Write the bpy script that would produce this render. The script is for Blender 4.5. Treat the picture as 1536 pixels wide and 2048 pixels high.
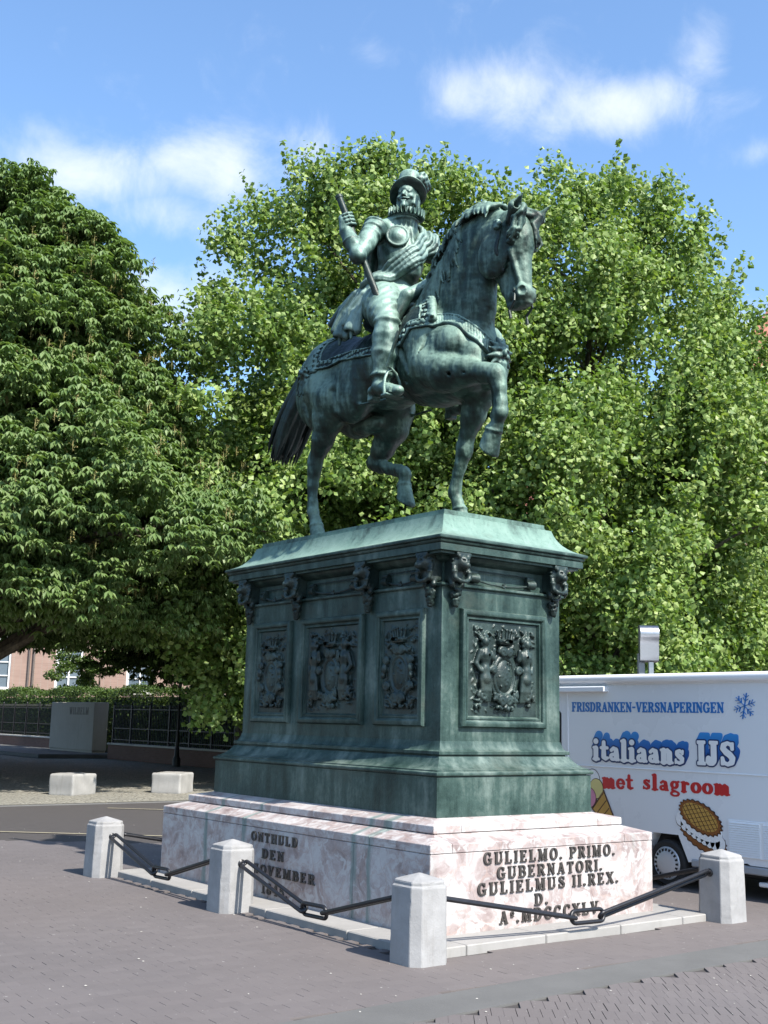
import bpy, bmesh, math, random
import numpy as np
from mathutils import Vector, Matrix

for o in list(bpy.data.objects):
    bpy.data.objects.remove(o)
SC = bpy.context.scene
COL = SC.collection
R = math.radians

# ------------------------------------------------------------------ camera, sky, sun, exposure
CAM_LOC = (-7.27647, -9.24529, 1.6)
cam_d = bpy.data.cameras.new('camera')
cam_d.sensor_fit = 'VERTICAL'
cam_d.sensor_height = 36.0
cam_d.lens = 2327.98 / 2048 * 36.0
cam_d.clip_end = 3000
cam = bpy.data.objects.new('camera', cam_d)
COL.objects.link(cam)
_r = Vector((0.78877088, -0.61428322, 0.02228505))
_u = Vector((-0.12637632, -0.12658053, 0.98387316))
_f = Vector((0.60155592, 0.7788668, 0.17747389))
cam.matrix_world = Matrix(((_r.x, _u.x, -_f.x, CAM_LOC[0]), (_r.y, _u.y, -_f.y, CAM_LOC[1]),
                           (_r.z, _u.z, -_f.z, CAM_LOC[2]), (0, 0, 0, 1)))
SC.camera = cam

SUN_EL, SUN_AZ = R(47), R(176)          # azimuth: clockwise from +Y, so the sun stands over -Y
SUN_DIR = Vector((math.sin(SUN_AZ) * math.cos(SUN_EL), math.cos(SUN_AZ) * math.cos(SUN_EL), math.sin(SUN_EL)))
sun_d = bpy.data.lights.new('sun', 'SUN')
sun_d.energy = 5.0
sun_d.angle = R(0.55)
sun_d.color = (1.0, 0.95, 0.86)
sun = bpy.data.objects.new('sun', sun_d)
sun.rotation_euler = SUN_DIR.to_track_quat('Z', 'Y').to_euler()
COL.objects.link(sun)

VS = SC.view_settings
VS.view_transform = 'Standard'
VS.look = 'None'
VS.exposure = 1.05
VS.gamma = 1.0
SC.cycles.max_bounces = 4
SC.cycles.transparent_max_bounces = 4
SC.cycles.use_denoising = True
world = bpy.data.worlds.new('World')
SC.world = world
world.use_nodes = True
wt = world.node_tree
wt.nodes.clear()
def wn(typ, ins=None, **kw):
    nd = wt.nodes.new(typ)
    for k, v in kw.items(): setattr(nd, k, v)
    for k, v in (ins or {}).items():
        if isinstance(v, bpy.types.NodeSocket): wt.links.new(v, nd.inputs[k])
        else: nd.inputs[k].default_value = v
    return nd
sky = wn('ShaderNodeTexSky', sky_type='NISHITA', sun_disc=False, sun_elevation=SUN_EL, sun_rotation=SUN_AZ,
         air_density=1.0, dust_density=1.2, ozone_density=1.6)
# soft fair-weather clouds: noise over the whole dome, in world directions
wc = wn('ShaderNodeTexCoord')
CLOUDS = [
    ((0.3362, 0.8365, 0.4328), 0.0902, 0.0344, 1.0),
    ((0.427, 0.7888, 0.442), 0.0902, 0.0301, 0.95),
    ((0.4803, 0.7453, 0.4625), 0.0387, 0.0193, 0.7),
    ((0.3034, 0.8405, 0.4489), 0.0473, 0.0215, 0.75),
    ((0.4012, 0.8218, 0.4045), 0.0644, 0.0236, 0.75),
    ((0.4053, 0.8486, 0.3399), 0.0816, 0.0344, 1.0),
    ((0.5908, 0.6315, 0.5022), 0.0558, 0.0258, 1.0),
    ((0.6643, 0.565, 0.4893), 0.073, 0.0258, 1.0),
    ((0.6925, 0.5061, 0.514), 0.0258, 0.0344, 0.8),
    ((0.5112, 0.6807, 0.5247), 0.0301, 0.015, 0.6),
    ((0.7451, 0.4957, 0.4462), 0.0258, 0.0107, 0.5),
    ((0.781, 0.5323, 0.3268), 0.0515, 0.0215, 0.6),
    ((0.7466, -0.2791, 0.6038), 0.138, 0.027, 0.84),
    ((-0.4224, 0.4146, 0.806), 0.074, 0.047, 0.82),
    ((0.6677, -0.4711, 0.5764), 0.094, 0.045, 0.99),
    ((-0.3078, 0.3289, 0.8928), 0.134, 0.029, 0.84),
    ((-0.1325, -0.4546, 0.8808), 0.113, 0.028, 0.8),
    ((-0.8031, 0.0322, 0.595), 0.137, 0.034, 0.69),
]
nv = wn('ShaderNodeVectorMath', {0: wc.outputs['Generated']}, operation='NORMALIZE').outputs[0]
def wm(op, a, b=0.0):
    return wn('ShaderNodeMath', {0: a, 1: b}, operation=op).outputs[0]
def wdot(v):
    return wn('ShaderNodeVectorMath', {0: nv, 1: v}, operation='DOT_PRODUCT').outputs['Value']
n2 = wn('ShaderNodeTexNoise', {'Vector': nv, 'Scale': 9.0, 'Detail': 3.0, 'Roughness': .5})
acc = None
for (dx, dy, dz), su, sv, am in CLOUDS:                       # cumulus banks: direction, angular half sizes, density
    D = Vector((dx, dy, dz)); T = D.cross(Vector((0,0,1))).normalized(); B = T.cross(D)
    e = wm('ADD', wm('POWER', wm('ABSOLUTE', wm('DIVIDE', wdot(tuple(T)), su)), 2.0), wm('POWER', wm('ABSOLUTE', wm('DIVIDE', wdot(tuple(B)), sv)), 2.0))
    g = wm('MULTIPLY', wm('POWER', 2.718, wm('MULTIPLY', e, -1.0)), am)
    g = wm('MULTIPLY', g, wm('MINIMUM', wm('MAXIMUM', wm('MULTIPLY', wdot((dx, dy, dz)), 4.0), 0.0), 1.0))
    acc = g if acc is None else wm('MAXIMUM', acc, g)
nz = wn('ShaderNodeTexNoise', {'Vector': nv, 'Scale': 15.0, 'Detail': 10.0, 'Roughness': .62, 'Distortion': .35})
s1 = wm('ADD', wm('MULTIPLY', acc, .66), wm('MULTIPLY', wm('SUBTRACT', nz.outputs[0], .5), 1.30))
cr = wn('ShaderNodeMapRange', {'Value': s1, 'From Min': .10, 'From Max': .98, 'To Min': 0.0, 'To Max': .82}, interpolation_type='SMOOTHSTEP')
tint = wn('ShaderNodeMix', {0: 1.0, 6: sky.outputs[0], 7: (1.50, 1.76, 1.94, 1)}, data_type='RGBA', blend_type='MULTIPLY')
cm = wn('ShaderNodeMix', {0: cr.outputs[0], 6: tint.outputs[2], 7: (7.0, 7.4, 8.0, 1)}, data_type='RGBA')
bg = wn('ShaderNodeBackground', {'Color': cm.outputs[2], 'Strength': 0.078})
wo = wn('ShaderNodeOutputWorld', {0: bg.outputs[0]})


# ------------------------------------------------------------------ object helpers
def link(o, parent=None):
    COL.objects.link(o)
    if parent is not None:
        o.parent = parent
    return o

def tag(o, label=None, cat=None, group=None, kind=None):
    if label: o['label'] = label
    if cat: o['category'] = cat
    if group: o['group'] = group
    if kind: o['kind'] = kind
    return o

def thing(name, label, cat, loc=(0, 0, 0), rz=0.0, group=None):
    o = bpy.data.objects.new(name, None)
    o.empty_display_size = 0.1
    o.location = loc
    o.rotation_euler = (0, 0, rz)
    link(o)
    return tag(o, label, cat, group)

def mesh_obj(name, me, mat, parent=None, loc=None, rot=None):
    o = bpy.data.objects.new(name, me)
    if mat is not None and len(me.materials) == 0:
        me.materials.append(mat)
    if loc is not None: o.location = loc
    if rot is not None: o.rotation_euler = rot
    return link(o, parent)

def np_mesh(name, V, F, smooth=False, mats=None):
    """V (n,3), F (m,k) fast mesh"""
    V = np.asarray(V, dtype=np.float32); F = np.asarray(F, dtype=np.int32)
    me = bpy.data.meshes.new(name)
    m, k = F.shape
    me.vertices.add(len(V)); me.vertices.foreach_set('co', V.ravel())
    me.loops.add(m * k); me.loops.foreach_set('vertex_index', F.ravel())
    me.polygons.add(m)
    me.polygons.foreach_set('loop_start', np.arange(0, m * k, k, dtype=np.int32))
    me.polygons.foreach_set('loop_total', np.full(m, k, dtype=np.int32))
    me.polygons.foreach_set('use_smooth', np.full(m, bool(smooth)))
    if mats is not None:
        me.polygons.foreach_set('material_index', np.asarray(mats, dtype=np.int32))
    me.update(calc_edges=True)
    return me

class MB:
    """collects simple shapes for ONE mesh object"""
    def __init__(s): s.v = []; s.f = []
    def quad(s, a, b, c, d):
        n = len(s.v); s.v += [a, b, c, d]; s.f.append((n, n+1, n+2, n+3))
    def box(s, lo, hi, bev=0.0):
        x0, y0, z0 = lo; x1, y1, z1 = hi; n = len(s.v)
        if bev <= 0:
            s.v += [(x0,y0,z0),(x1,y0,z0),(x1,y1,z0),(x0,y1,z0),(x0,y0,z1),(x1,y0,z1),(x1,y1,z1),(x0,y1,z1)]
            s.f += [tuple(n+i for i in q) for q in ((3,2,1,0),(4,5,6,7),(0,1,5,4),(1,2,6,5),(2,3,7,6),(3,0,4,7))]
        else:
            b = bev
            def ring(z, i): return [(x0+i,y0+b+0*i,z),(x0+b,y0+i,z),(x1-b,y0+i,z),(x1-i,y0+b,z),(x1-i,y1-b,z),(x1-b,y1-i,z),(x0+b,y1-i,z),(x0+i,y1-b,z)]
            rs = [[(x0+b,y0+b,z0),(x0+b,y0+b,z0),(x1-b,y0+b,z0),(x1-b,y0+b,z0),(x1-b,y1-b,z0),(x1-b,y1-b,z0),(x0+b,y1-b,z0),(x0+b,y1-b,z0)],
                  ring(z0+b,0), ring(z1-b,0),
                  [(x0+b,y0+b,z1),(x0+b,y0+b,z1),(x1-b,y0+b,z1),(x1-b,y0+b,z1),(x1-b,y1-b,z1),(x1-b,y1-b,z1),(x0+b,y1-b,z1),(x0+b,y1-b,z1)]]
            for r in rs: s.v += r
            for k in range(3):
                for i in range(8):
                    j = (i+1) % 8
                    s.f.append((n+8*k+i, n+8*k+j, n+8*k+8+j, n+8*k+8+i))
            s.f.append((n+24, n+26, n+28, n+30)); s.f.append((n+6, n+4, n+2, n))
        return s
    def tube(s, pts, rad, seg=8, closed=False, cap=True, flat=1.0):
        pts = [Vector(p) for p in pts]; N = len(pts)
        if not hasattr(rad, '__len__'): rad = [rad]*N
        n0 = len(s.v); up = None
        for i, p in enumerate(pts):
            if closed: t = pts[(i+1) % N] - pts[i-1]
            else: t = pts[min(i+1, N-1)] - pts[max(i-1, 0)]
            t.normalize()
            if up is None:
                up = Vector((0,0,1)) if abs(t.z) < .9 else Vector((1,0,0))
            sd = t.cross(up); sd.normalize(); up = sd.cross(t); up.normalize()
            for k in range(seg):
                a = 2*math.pi*k/seg
                q = p + sd*math.cos(a)*rad[i] + up*math.sin(a)*rad[i]*flat
                s.v.append(tuple(q))
        M = N if closed else N-1
        for i in range(M):
            a = n0+i*seg; b = n0+((i+1) % N)*seg
            for k in range(seg):
                l = (k+1) % seg
                s.f.append((a+k, a+l, b+l, b+k))
        if cap and not closed:
            s.f.append(tuple(n0+k for k in reversed(range(seg))))
            s.f.append(tuple(n0+(N-1)*seg+k for k in range(seg)))
        return s
    def lathe(s, prof, c=(0,0,0), seg=24, a0=0.0):
        n0 = len(s.v)
        for r, z in prof:
            for k in range(seg):
                a = a0+2*math.pi*k/seg
                s.v.append((c[0]+r*math.cos(a), c[1]+r*math.sin(a), c[2]+z))
        for i in range(len(prof)-1):
            for k in range(seg):
                l = (k+1) % seg
                s.f.append((n0+i*seg+k, n0+i*seg+l, n0+(i+1)*seg+l, n0+(i+1)*seg+k))
        s.f.append(tuple(n0+k for k in reversed(range(seg))))
        m = n0+(len(prof)-1)*seg
        s.f.append(tuple(m+k for k in range(seg)))
        return s
    def prism(s, poly, ax, lo, hi):
        """extrude a 2D polygon along axis ax ('x','y','z')"""
        def P(u, v, w): return {'x': (w,u,v), 'y': (u,w,v), 'z': (u,v,w)}[ax]
        n0 = len(s.v); N = len(poly)
        s.v += [P(u, v, lo) for u, v in poly] + [P(u, v, hi) for u, v in poly]
        s.f.append(tuple(n0+i for i in reversed(range(N)))); s.f.append(tuple(n0+N+i for i in range(N)))
        for i in range(N):
            j = (i+1) % N
            s.f.append((n0+i, n0+j, n0+N+j, n0+N+i))
        return s
    def mesh(s, name, smooth=False, merge=False):
        me = bpy.data.meshes.new(name)
        me.from_pydata(s.v, [], s.f)
        bm = bmesh.new(); bm.from_mesh(me)
        if merge: bmesh.ops.remove_doubles(bm, verts=bm.verts, dist=1e-5)
        bmesh.ops.recalc_face_normals(bm, faces=bm.faces)
        for f in bm.faces: f.smooth = bool(smooth)
        if smooth:
            if smooth == 'auto':
                for e in bm.edges:
                    if len(e.link_faces) == 2 and e.calc_face_angle(0) > R(35): e.smooth = False
        bm.to_mesh(me); bm.free(); me.update()
        return me
    def build(s, name, mat, parent=None, smooth=False, loc=None, rot=None, merge=False):
        return mesh_obj(name, s.mesh(name, smooth, merge), mat, parent, loc, rot)

def rect_rings(mb, rings):
    """rings of (half_x, half_y, z) around the origin joined into a skin, closed at both ends"""
    n0 = len(mb.v)
    for a, b, z in rings: mb.v += [(-a,-b,z),(a,-b,z),(a,b,z),(-a,b,z)]
    for i in range(len(rings)-1):
        for k in range(4):
            l = (k+1) % 4
            mb.f.append((n0+4*i+k, n0+4*i+l, n0+4*i+4+l, n0+4*i+4+k))
    mb.f.append((n0+3, n0+2, n0+1, n0)); m = n0+4*(len(rings)-1)
    mb.f.append((m, m+1, m+2, m+3))
    return mb

def copy_tree(o, parent=None, loc=None, rz=None):
    c = o.copy(); COL.objects.link(c); c.parent = parent
    if loc is not None: c.location = loc
    if rz is not None: c.rotation_euler = (0, 0, rz)
    for ch in list(o.children): copy_tree(ch, c)
    return c

# ------------------------------------------------------------------ signed distance sculpting
def smin(a, b, k):
    if k <= 0: return np.minimum(a, b)
    h = np.clip(0.5 + 0.5*(b-a)/k, 0, 1)
    return b + (a-b)*h - k*h*(1-h)

class Clay:
    def __init__(s, lo, hi, h):
        s.lo = np.array(lo, float); s.h = h
        s.n = np.ceil((np.array(hi, float)-s.lo)/h).astype(int)+1
        s.d = np.full(s.n, 0.5, np.float32)
        s.ax = [(s.lo[i]+h*np.arange(s.n[i])).astype(np.float32) for i in range(3)]
    def _blk(s, lo, hi, m):
        a = np.clip(np.floor((np.array(lo)-m-s.lo)/s.h).astype(int), 0, s.n)
        b = np.clip(np.ceil((np.array(hi)+m-s.lo)/s.h).astype(int)+1, 0, s.n)
        if np.any(b <= a): return None
        sl = tuple(slice(a[i], b[i]) for i in range(3))
        return sl, s.ax[0][sl[0]][:,None,None], s.ax[1][sl[1]][None,:,None], s.ax[2][sl[2]][None,None,:]
    def _put(s, sl, v, k, op):
        if op == 'add': s.d[sl] = smin(s.d[sl], v, k)
        else: s.d[sl] = -smin(-s.d[sl], v, k)
    def cone(s, a, ra, b, rb, k=0.03, sc=(1,1,1), op='add'):
        """rounded cone from a to b; sc flattens the section along world axes"""
        a = np.array(a, float); b = np.array(b, float); sc = np.array(sc, float)
        m = max(ra, rb)*max(1, sc.max())+k+3*s.h
        B = s._blk(np.minimum(a, b), np.maximum(a, b), m)
        if B is None: return
        sl, X, Y, Z = B
        b2 = a+(b-a)/sc; ba = b2-a; l2 = float(ba@ba)+1e-12
        X = (X-a[0])/sc[0]; Y = (Y-a[1])/sc[1]; Z = (Z-a[2])/sc[2]
        t = np.clip((X*ba[0]+Y*ba[1]+Z*ba[2])/l2, 0, 1)
        q = np.sqrt((X-t*ba[0])**2+(Y-t*ba[1])**2+(Z-t*ba[2])**2)
        s._put(sl, ((q-(ra+(rb-ra)*t))*sc.min()).astype(np.float32), k, op)
    def chain(s, pts, k=0.03, sc=(1,1,1), op='add'):
        for (p, r), (q, t) in zip(pts[:-1], pts[1:]): s.cone(p, r, q, t, k, sc, op)
    def ell(s, c, r, k=0.03, M=None, op='add'):
        """ellipsoid, M rows = local axes"""
        c = np.array(c, float); r = np.array(r, float)
        e = r if M is None else np.sqrt(((np.array(M)*r[:,None])**2).sum(0))
        B = s._blk(c-e, c+e, k+3*s.h)
        if B is None: return
        sl, X, Y, Z = B
        X = X-c[0]; Y = Y-c[1]; Z = Z-c[2]
        if M is not None:
            X, Y, Z = (M[0][0]*X+M[0][1]*Y+M[0][2]*Z, M[1][0]*X+M[1][1]*Y+M[1][2]*Z, M[2][0]*X+M[2][1]*Y+M[2][2]*Z)
        k0 = np.sqrt((X/r[0])**2+(Y/r[1])**2+(Z/r[2])**2)
        k1 = np.sqrt((X/r[0]**2)**2+(Y/r[1]**2)**2+(Z/r[2]**2)**2)+1e-6
        s._put(sl, (k0*(k0-1)/k1).astype(np.float32), k, op)
    def box(s, c, hb, rd=0.01, k=0.01, M=None, op='add'):
        c = np.array(c, float); hb = np.array(hb, float)
        e = hb if M is None else np.abs(np.array(M).T)@hb
        B = s._blk(c-e, c+e, k+3*s.h)
        if B is None: return
        sl, X, Y, Z = B
        X = X-c[0]; Y = Y-c[1]; Z = Z-c[2]
        if M is not None:
            X, Y, Z = (M[0][0]*X+M[0][1]*Y+M[0][2]*Z, M[1][0]*X+M[1][1]*Y+M[1][2]*Z, M[2][0]*X+M[2][1]*Y+M[2][2]*Z)
        x = np.abs(X)-hb[0]+rd; y = np.abs(Y)-hb[1]+rd; z = np.abs(Z)-hb[2]+rd
        v = np.sqrt(np.maximum(x,0)**2+np.maximum(y,0)**2+np.maximum(z,0)**2)+np.minimum(np.maximum(np.maximum(x,y),z),0)-rd
        s._put(sl, v.astype(np.float32), k, op)
    def torus(s, c, R0, r, k=0.01, M=((1,0,0),(0,1,0),(0,0,1)), op='add', e=1.0):
        """ring round the third row of M; e = stretch of the first axis"""
        c = np.array(c, float); ext = np.full(3, (R0+r)*max(1, e))
        B = s._blk(c-ext, c+ext, k+3*s.h)
        if B is None: return
        sl, X, Y, Z = B
        X = X-c[0]; Y = Y-c[1]; Z = Z-c[2]
        X, Y, Z = (M[0][0]*X+M[0][1]*Y+M[0][2]*Z, M[1][0]*X+M[1][1]*Y+M[1][2]*Z, M[2][0]*X+M[2][1]*Y+M[2][2]*Z)
        q = np.sqrt((X/e)**2+Y**2)-R0
        s._put(sl, (np.sqrt(q*q+Z*Z)-r).astype(np.float32), k, op)
    def warp(s, lo, hi, fn):
        B = s._blk(lo, hi, 0)
        if B is None: return
        sl, X, Y, Z = B
        s.d[sl] += fn(X, Y, Z).astype(np.float32)
    def hammer(s, amp, lo, hi, seed):
        """uneven cast and chased surface: many small waves"""
        rg = np.random.default_rng(seed); W = []
        for i in range(10):
            k = rg.normal(size=3); k = k/np.linalg.norm(k)*2*math.pi/rg.uniform(lo, hi); W.append((k, rg.uniform(0, 6.28)))
        m = np.abs(s.d) < .04
        ix = np.argwhere(m); P = s.lo+ix*s.h; v = np.zeros(len(P))
        for k, ph in W: v += np.sin(P@k+ph)
        s.d[m] += (amp*v/3).astype(np.float32)
    def cut(s, lo, hi, fn, k=0.01):
        """intersect the block with the half space fn<0"""
        sl, X, Y, Z = s._blk(lo, hi, 0)
        s.d[sl] = -smin(-s.d[sl], -(fn(X, Y, Z)+0*s.d[sl]).astype(np.float32), k)
    def mesh(s, name, relax=1):
        """naive surface nets"""
        d = s.d; ins = d < 0
        n = s.n-1
        cnt = np.zeros(n, np.int8)
        for i in (0,1):
            for j in (0,1):
                for l in (0,1): cnt += ins[i:n[0]+i, j:n[1]+j, l:n[2]+l]
        cells = np.argwhere((cnt > 0) & (cnt < 8))
        idx = np.full(n, -1, np.int32); idx[tuple(cells.T)] = np.arange(len(cells))
        P = np.zeros((len(cells), 3), np.float64); C = np.zeros(len(cells))
        off = [(i,j,l) for i in (0,1) for j in (0,1) for l in (0,1)]
        val = {o: d[cells[:,0]+o[0], cells[:,1]+o[1], cells[:,2]+o[2]].astype(np.float64) for o in off}
        for o in off:
            for a in range(3):
                if o[a] == 0:
                    q = list(o); q[a] = 1; q = tuple(q)
                    va, vb = val[o], val[q]
                    m = (va < 0) != (vb < 0)
                    t = va[m]/(va[m]-vb[m])
                    pt = np.tile(np.array(o, float), (m.sum(), 1)); pt[:,a] += t
                    P[m] += pt; C[m] += 1
        V = s.lo+(cells+P/C[:,None])*s.h
        Fs = []
        for a in range(3):
            b, c = (a+1) % 3, (a+2) % 3
            sl0 = [slice(None)]*3; sl1 = [slice(None)]*3
            sl0[a] = slice(0, -1); sl1[a] = slice(1, None)
            ch = ins[tuple(sl0)] != ins[tuple(sl1)]
            e = np.argwhere(ch)
            e = e[(e[:,b] > 0) & (e[:,c] > 0) & (e[:,b] < n[b]) & (e[:,c] < n[c])]
            def g(db, dc):
                q = e.copy(); q[:,b] -= db; q[:,c] -= dc
                return idx[q[:,0], q[:,1], q[:,2]]
            q = np.stack([g(1,1), g(0,1), g(0,0), g(1,0)], 1)
            fl = ~ins[e[:,0], e[:,1], e[:,2]]
            q[fl] = q[fl][:, ::-1]
            Fs.append(q)
        F = np.concatenate(Fs); F = F[(F >= 0).all(1)]
        for _ in range(relax):
            S = np.zeros_like(V); K = np.zeros(len(V))
            for i in range(4):
                for j in (1, 3):
                    np.add.at(S, F[:,i], V[F[:,(i+j) % 4]]); np.add.at(K, F[:,i], 1)
            V = V*0.4+0.6*S/np.maximum(K, 1)[:,None]
        return np_mesh(name, V, F, smooth=True)

def snap(Kf, p, off, it=4):
    p = np.array(p, float)
    for _ in range(it):
        q = (p-Kf.lo)/Kf.h; i = np.clip(np.round(q).astype(int), 1, Kf.n-2)
        d = Kf.d; g = np.array([(d[i[0]+1,i[1],i[2]]-d[i[0]-1,i[1],i[2]]), (d[i[0],i[1]+1,i[2]]-d[i[0],i[1]-1,i[2]]), (d[i[0],i[1],i[2]+1]-d[i[0],i[1],i[2]-1])])
        n = np.linalg.norm(g)
        if n < 1e-6: break
        p = p-g/n*(d[tuple(i)]-off)
    return p

# ------------------------------------------------------------------ material helpers
class NT:
    def __init__(s, name):
        s.m = bpy.data.materials.new(name); s.m.use_nodes = True
        s.t = s.m.node_tree; s.t.nodes.clear()
        s.out = s.n('ShaderNodeOutputMaterial')
    def n(s, typ, ins=None, **kw):
        nd = s.t.nodes.new(typ)
        for k, v in kw.items(): setattr(nd, k, v)
        for k, v in (ins or {}).items(): s.set(nd, k, v)
        return nd
    def set(s, nd, k, v):
        sock = nd.inputs[k]
        if isinstance(v, bpy.types.NodeSocket): s.t.links.new(v, sock)
        elif isinstance(v, bpy.types.Node): s.t.links.new(v.outputs[0], sock)
        elif isinstance(v, (tuple, list)) and sock.type == 'RGBA' and len(v) == 3: sock.default_value = (*v, 1)
        else: sock.default_value = v
    def coord(s, which='Object', scale=(1,1,1), loc=(0,0,0)):
        c = s.n('ShaderNodeTexCoord'); m = s.n('ShaderNodeMapping')
        s.t.links.new(c.outputs[which], m.inputs['Vector'])
        m.inputs['Scale'].default_value = scale; m.inputs['Location'].default_value = loc
        return m.outputs[0]
    def pos(s, scale=(1,1,1), loc=(0,0,0)):
        g = s.n('ShaderNodeNewGeometry'); m = s.n('ShaderNodeMapping')
        s.t.links.new(g.outputs['Position'], m.inputs['Vector'])
        m.inputs['Scale'].default_value = scale; m.inputs['Location'].default_value = loc
        return m.outputs[0]
    def noise(s, vec, scale, detail=4, rough=.55, dist=0.0):
        return s.n('ShaderNodeTexNoise', {'Vector': vec, 'Scale': scale, 'Detail': detail, 'Roughness': rough, 'Distortion': dist}).outputs[0]
    def ramp(s, fac, stops, interp='LINEAR'):
        r = s.n('ShaderNodeValToRGB', {'Fac': fac}); cr = r.color_ramp; cr.interpolation = interp
        while len(cr.elements) < len(stops): cr.elements.new(.5)
        for e, (p, c) in zip(cr.elements, stops):
            e.position = p; e.color = (*c, 1) if len(c) == 3 else c
        return r.outputs[0]
    def mix(s, fac, a, b, mode='MIX'):
        m = s.n('ShaderNodeMix', data_type='RGBA', blend_type=mode)
        s.set(m, 0, fac); s.set(m, 6, a); s.set(m, 7, b)
        return m.outputs[2]
    def math(s, op, a, b=0.0, clamp=False):
        m = s.n('ShaderNodeMath', operation=op, use_clamp=clamp)
        s.set(m, 0, a); s.set(m, 1, b)
        return m.outputs[0]
    def mrange(s, v, a, b, c=0.0, d=1.0):
        return s.n('ShaderNodeMapRange', {'Value': v, 'From Min': a, 'From Max': b, 'To Min': c, 'To Max': d}).outputs[0]
    def bump(s, h, strength=.3, dist=.01):
        return s.n('ShaderNodeBump', {'Height': h, 'Strength': strength, 'Distance': dist}).outputs[0]
    def bsdf(s, color, rough=.6, metal=0.0, normal=None, spec=.5, **kw):
        b = s.n('ShaderNodeBsdfPrincipled')
        s.set(b, 'Base Color', color); s.set(b, 'Roughness', rough); s.set(b, 'Metallic', metal)
        s.set(b, 'Specular IOR Level', spec)
        if normal is not None: s.set(b, 'Normal', normal)
        for k, v in kw.items(): s.set(b, k.replace('_', ' '), v)
        s.t.links.new(b.outputs[0], s.out.inputs[0])
        return b

def plain(name, col, rough=.6, metal=0.0, var=.15, scale=6.0, bump=0.0, spec=.5):
    t = NT(name); v = t.pos()
    n = t.noise(v, scale, 6)
    c = t.mix(n, tuple(x*(1-var) for x in col), tuple(min(1, x*(1+var)) for x in col))
    nb = t.bump(t.noise(v, scale*8, 4), bump, .004) if bump else None
    t.bsdf(c, t.mrange(n, .3, .7, rough*.9, min(1, rough*1.1)), metal, nb, spec)
    return t.m

# ------------------------------------------------------------------ materials
def bronze(name, dark, mid, pale, wash_lit=.5, streak=1.0, rough=.5, seed=0.0, spec=.34, brown=.6, bias=0.0):
    """weathered bronze: brown-black metal under a patchy, rain-streaked green patina"""
    t = NT(name)
    v = t.pos((1,1,1), (seed, seed*2.3, seed*.7))
    vs = t.pos((3.4,3.4,.55), (seed*1.7, 0, seed))
    big = t.noise(v, 1.7, 5, .6)
    fine = t.noise(v, 26, 5, .6)
    st = t.noise(vs, 2.2, 5, .6)
    sep = t.n('ShaderNodeSeparateXYZ', {0: t.n('ShaderNodeNewGeometry').outputs['Normal']})
    up = t.mrange(sep.outputs[2], -.6, .9, 0, 1)          # upper faces paler: rain-washed crust plus painted sunlit-against-shade contrast
    a = t.math('ADD', t.math('MULTIPLY', big, .44), t.math('MULTIPLY', st, .46*streak))
    a = t.math('ADD', a, t.math('MULTIPLY', fine, .13))
    a = t.math('ADD', a, t.math('MULTIPLY', up, wash_lit*.35))
    lo = .40+wash_lit*.10+bias
    c = t.ramp(a, [(lo, dark), (lo+.12, mid), (min(lo+.30, .97), pale), (1.0, tuple(min(1, p*1.15) for p in pale))])
    c = t.mix(t.mrange(t.noise(t.pos((1,1,.35), (seed, 1, 2)), 34, 5, .65), .54, .70, 0, .42), c, dark)
    br = t.noise(t.pos((1,1,1.6), (seed+9, 3, seed)), 2.1, 5, .6)
    c = t.mix(t.mrange(br, .56, .72, 0, brown), c, tuple(.5*(m+d)+b for m, d, b in zip(mid, dark, (.020,.012,.006))))
    h = t.math('ADD', t.math('MULTIPLY', t.noise(v, 90, 4), .6), fine)
    t.bsdf(c, t.mrange(a, .3, .8, rough*.85, min(1, rough*1.3)), 0.15, t.bump(h, .45, .008), spec)
    return t.m
M_STATUE = bronze('bronze_statue', (.0032,.009,.0070), (.0145,.036,.028), (.142,.218,.176), .85, 1.3, .45, 0.0, .36, .6, .030)
M_RIDER = bronze('bronze_rider', (.005,.013,.0105), (.027,.060,.050), (.185,.280,.235), .95, 1.15, .40, 4.1, .42, .6, .012)
M_SASH = bronze('bronze_sash', (.020,.040,.035), (.08,.135,.118), (.22,.31,.27), .8, 1.0, .42, 6.3, .45)
M_DARKB = bronze('bronze_dark', (.005,.010,.009), (.013,.026,.022), (.045,.075,.065), .4, .8, .42, 2.0)
M_PED = bronze('bronze_pedestal', (.009,.023,.020), (.038,.068,.059), (.160,.205,.182), .30, .9, .42, 7.0, .30)
M_RELIEF = bronze('bronze_relief', (.012,.022,.020), (.036,.058,.052), (.13,.175,.155), .3, .6, .40, 3.0, .4)
M_ROOF = bronze('bronze_verdigris', (.040,.066,.058), (.125,.205,.172), (.195,.285,.245), .5, .8, .6, 11.0, .25, .8)

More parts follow.
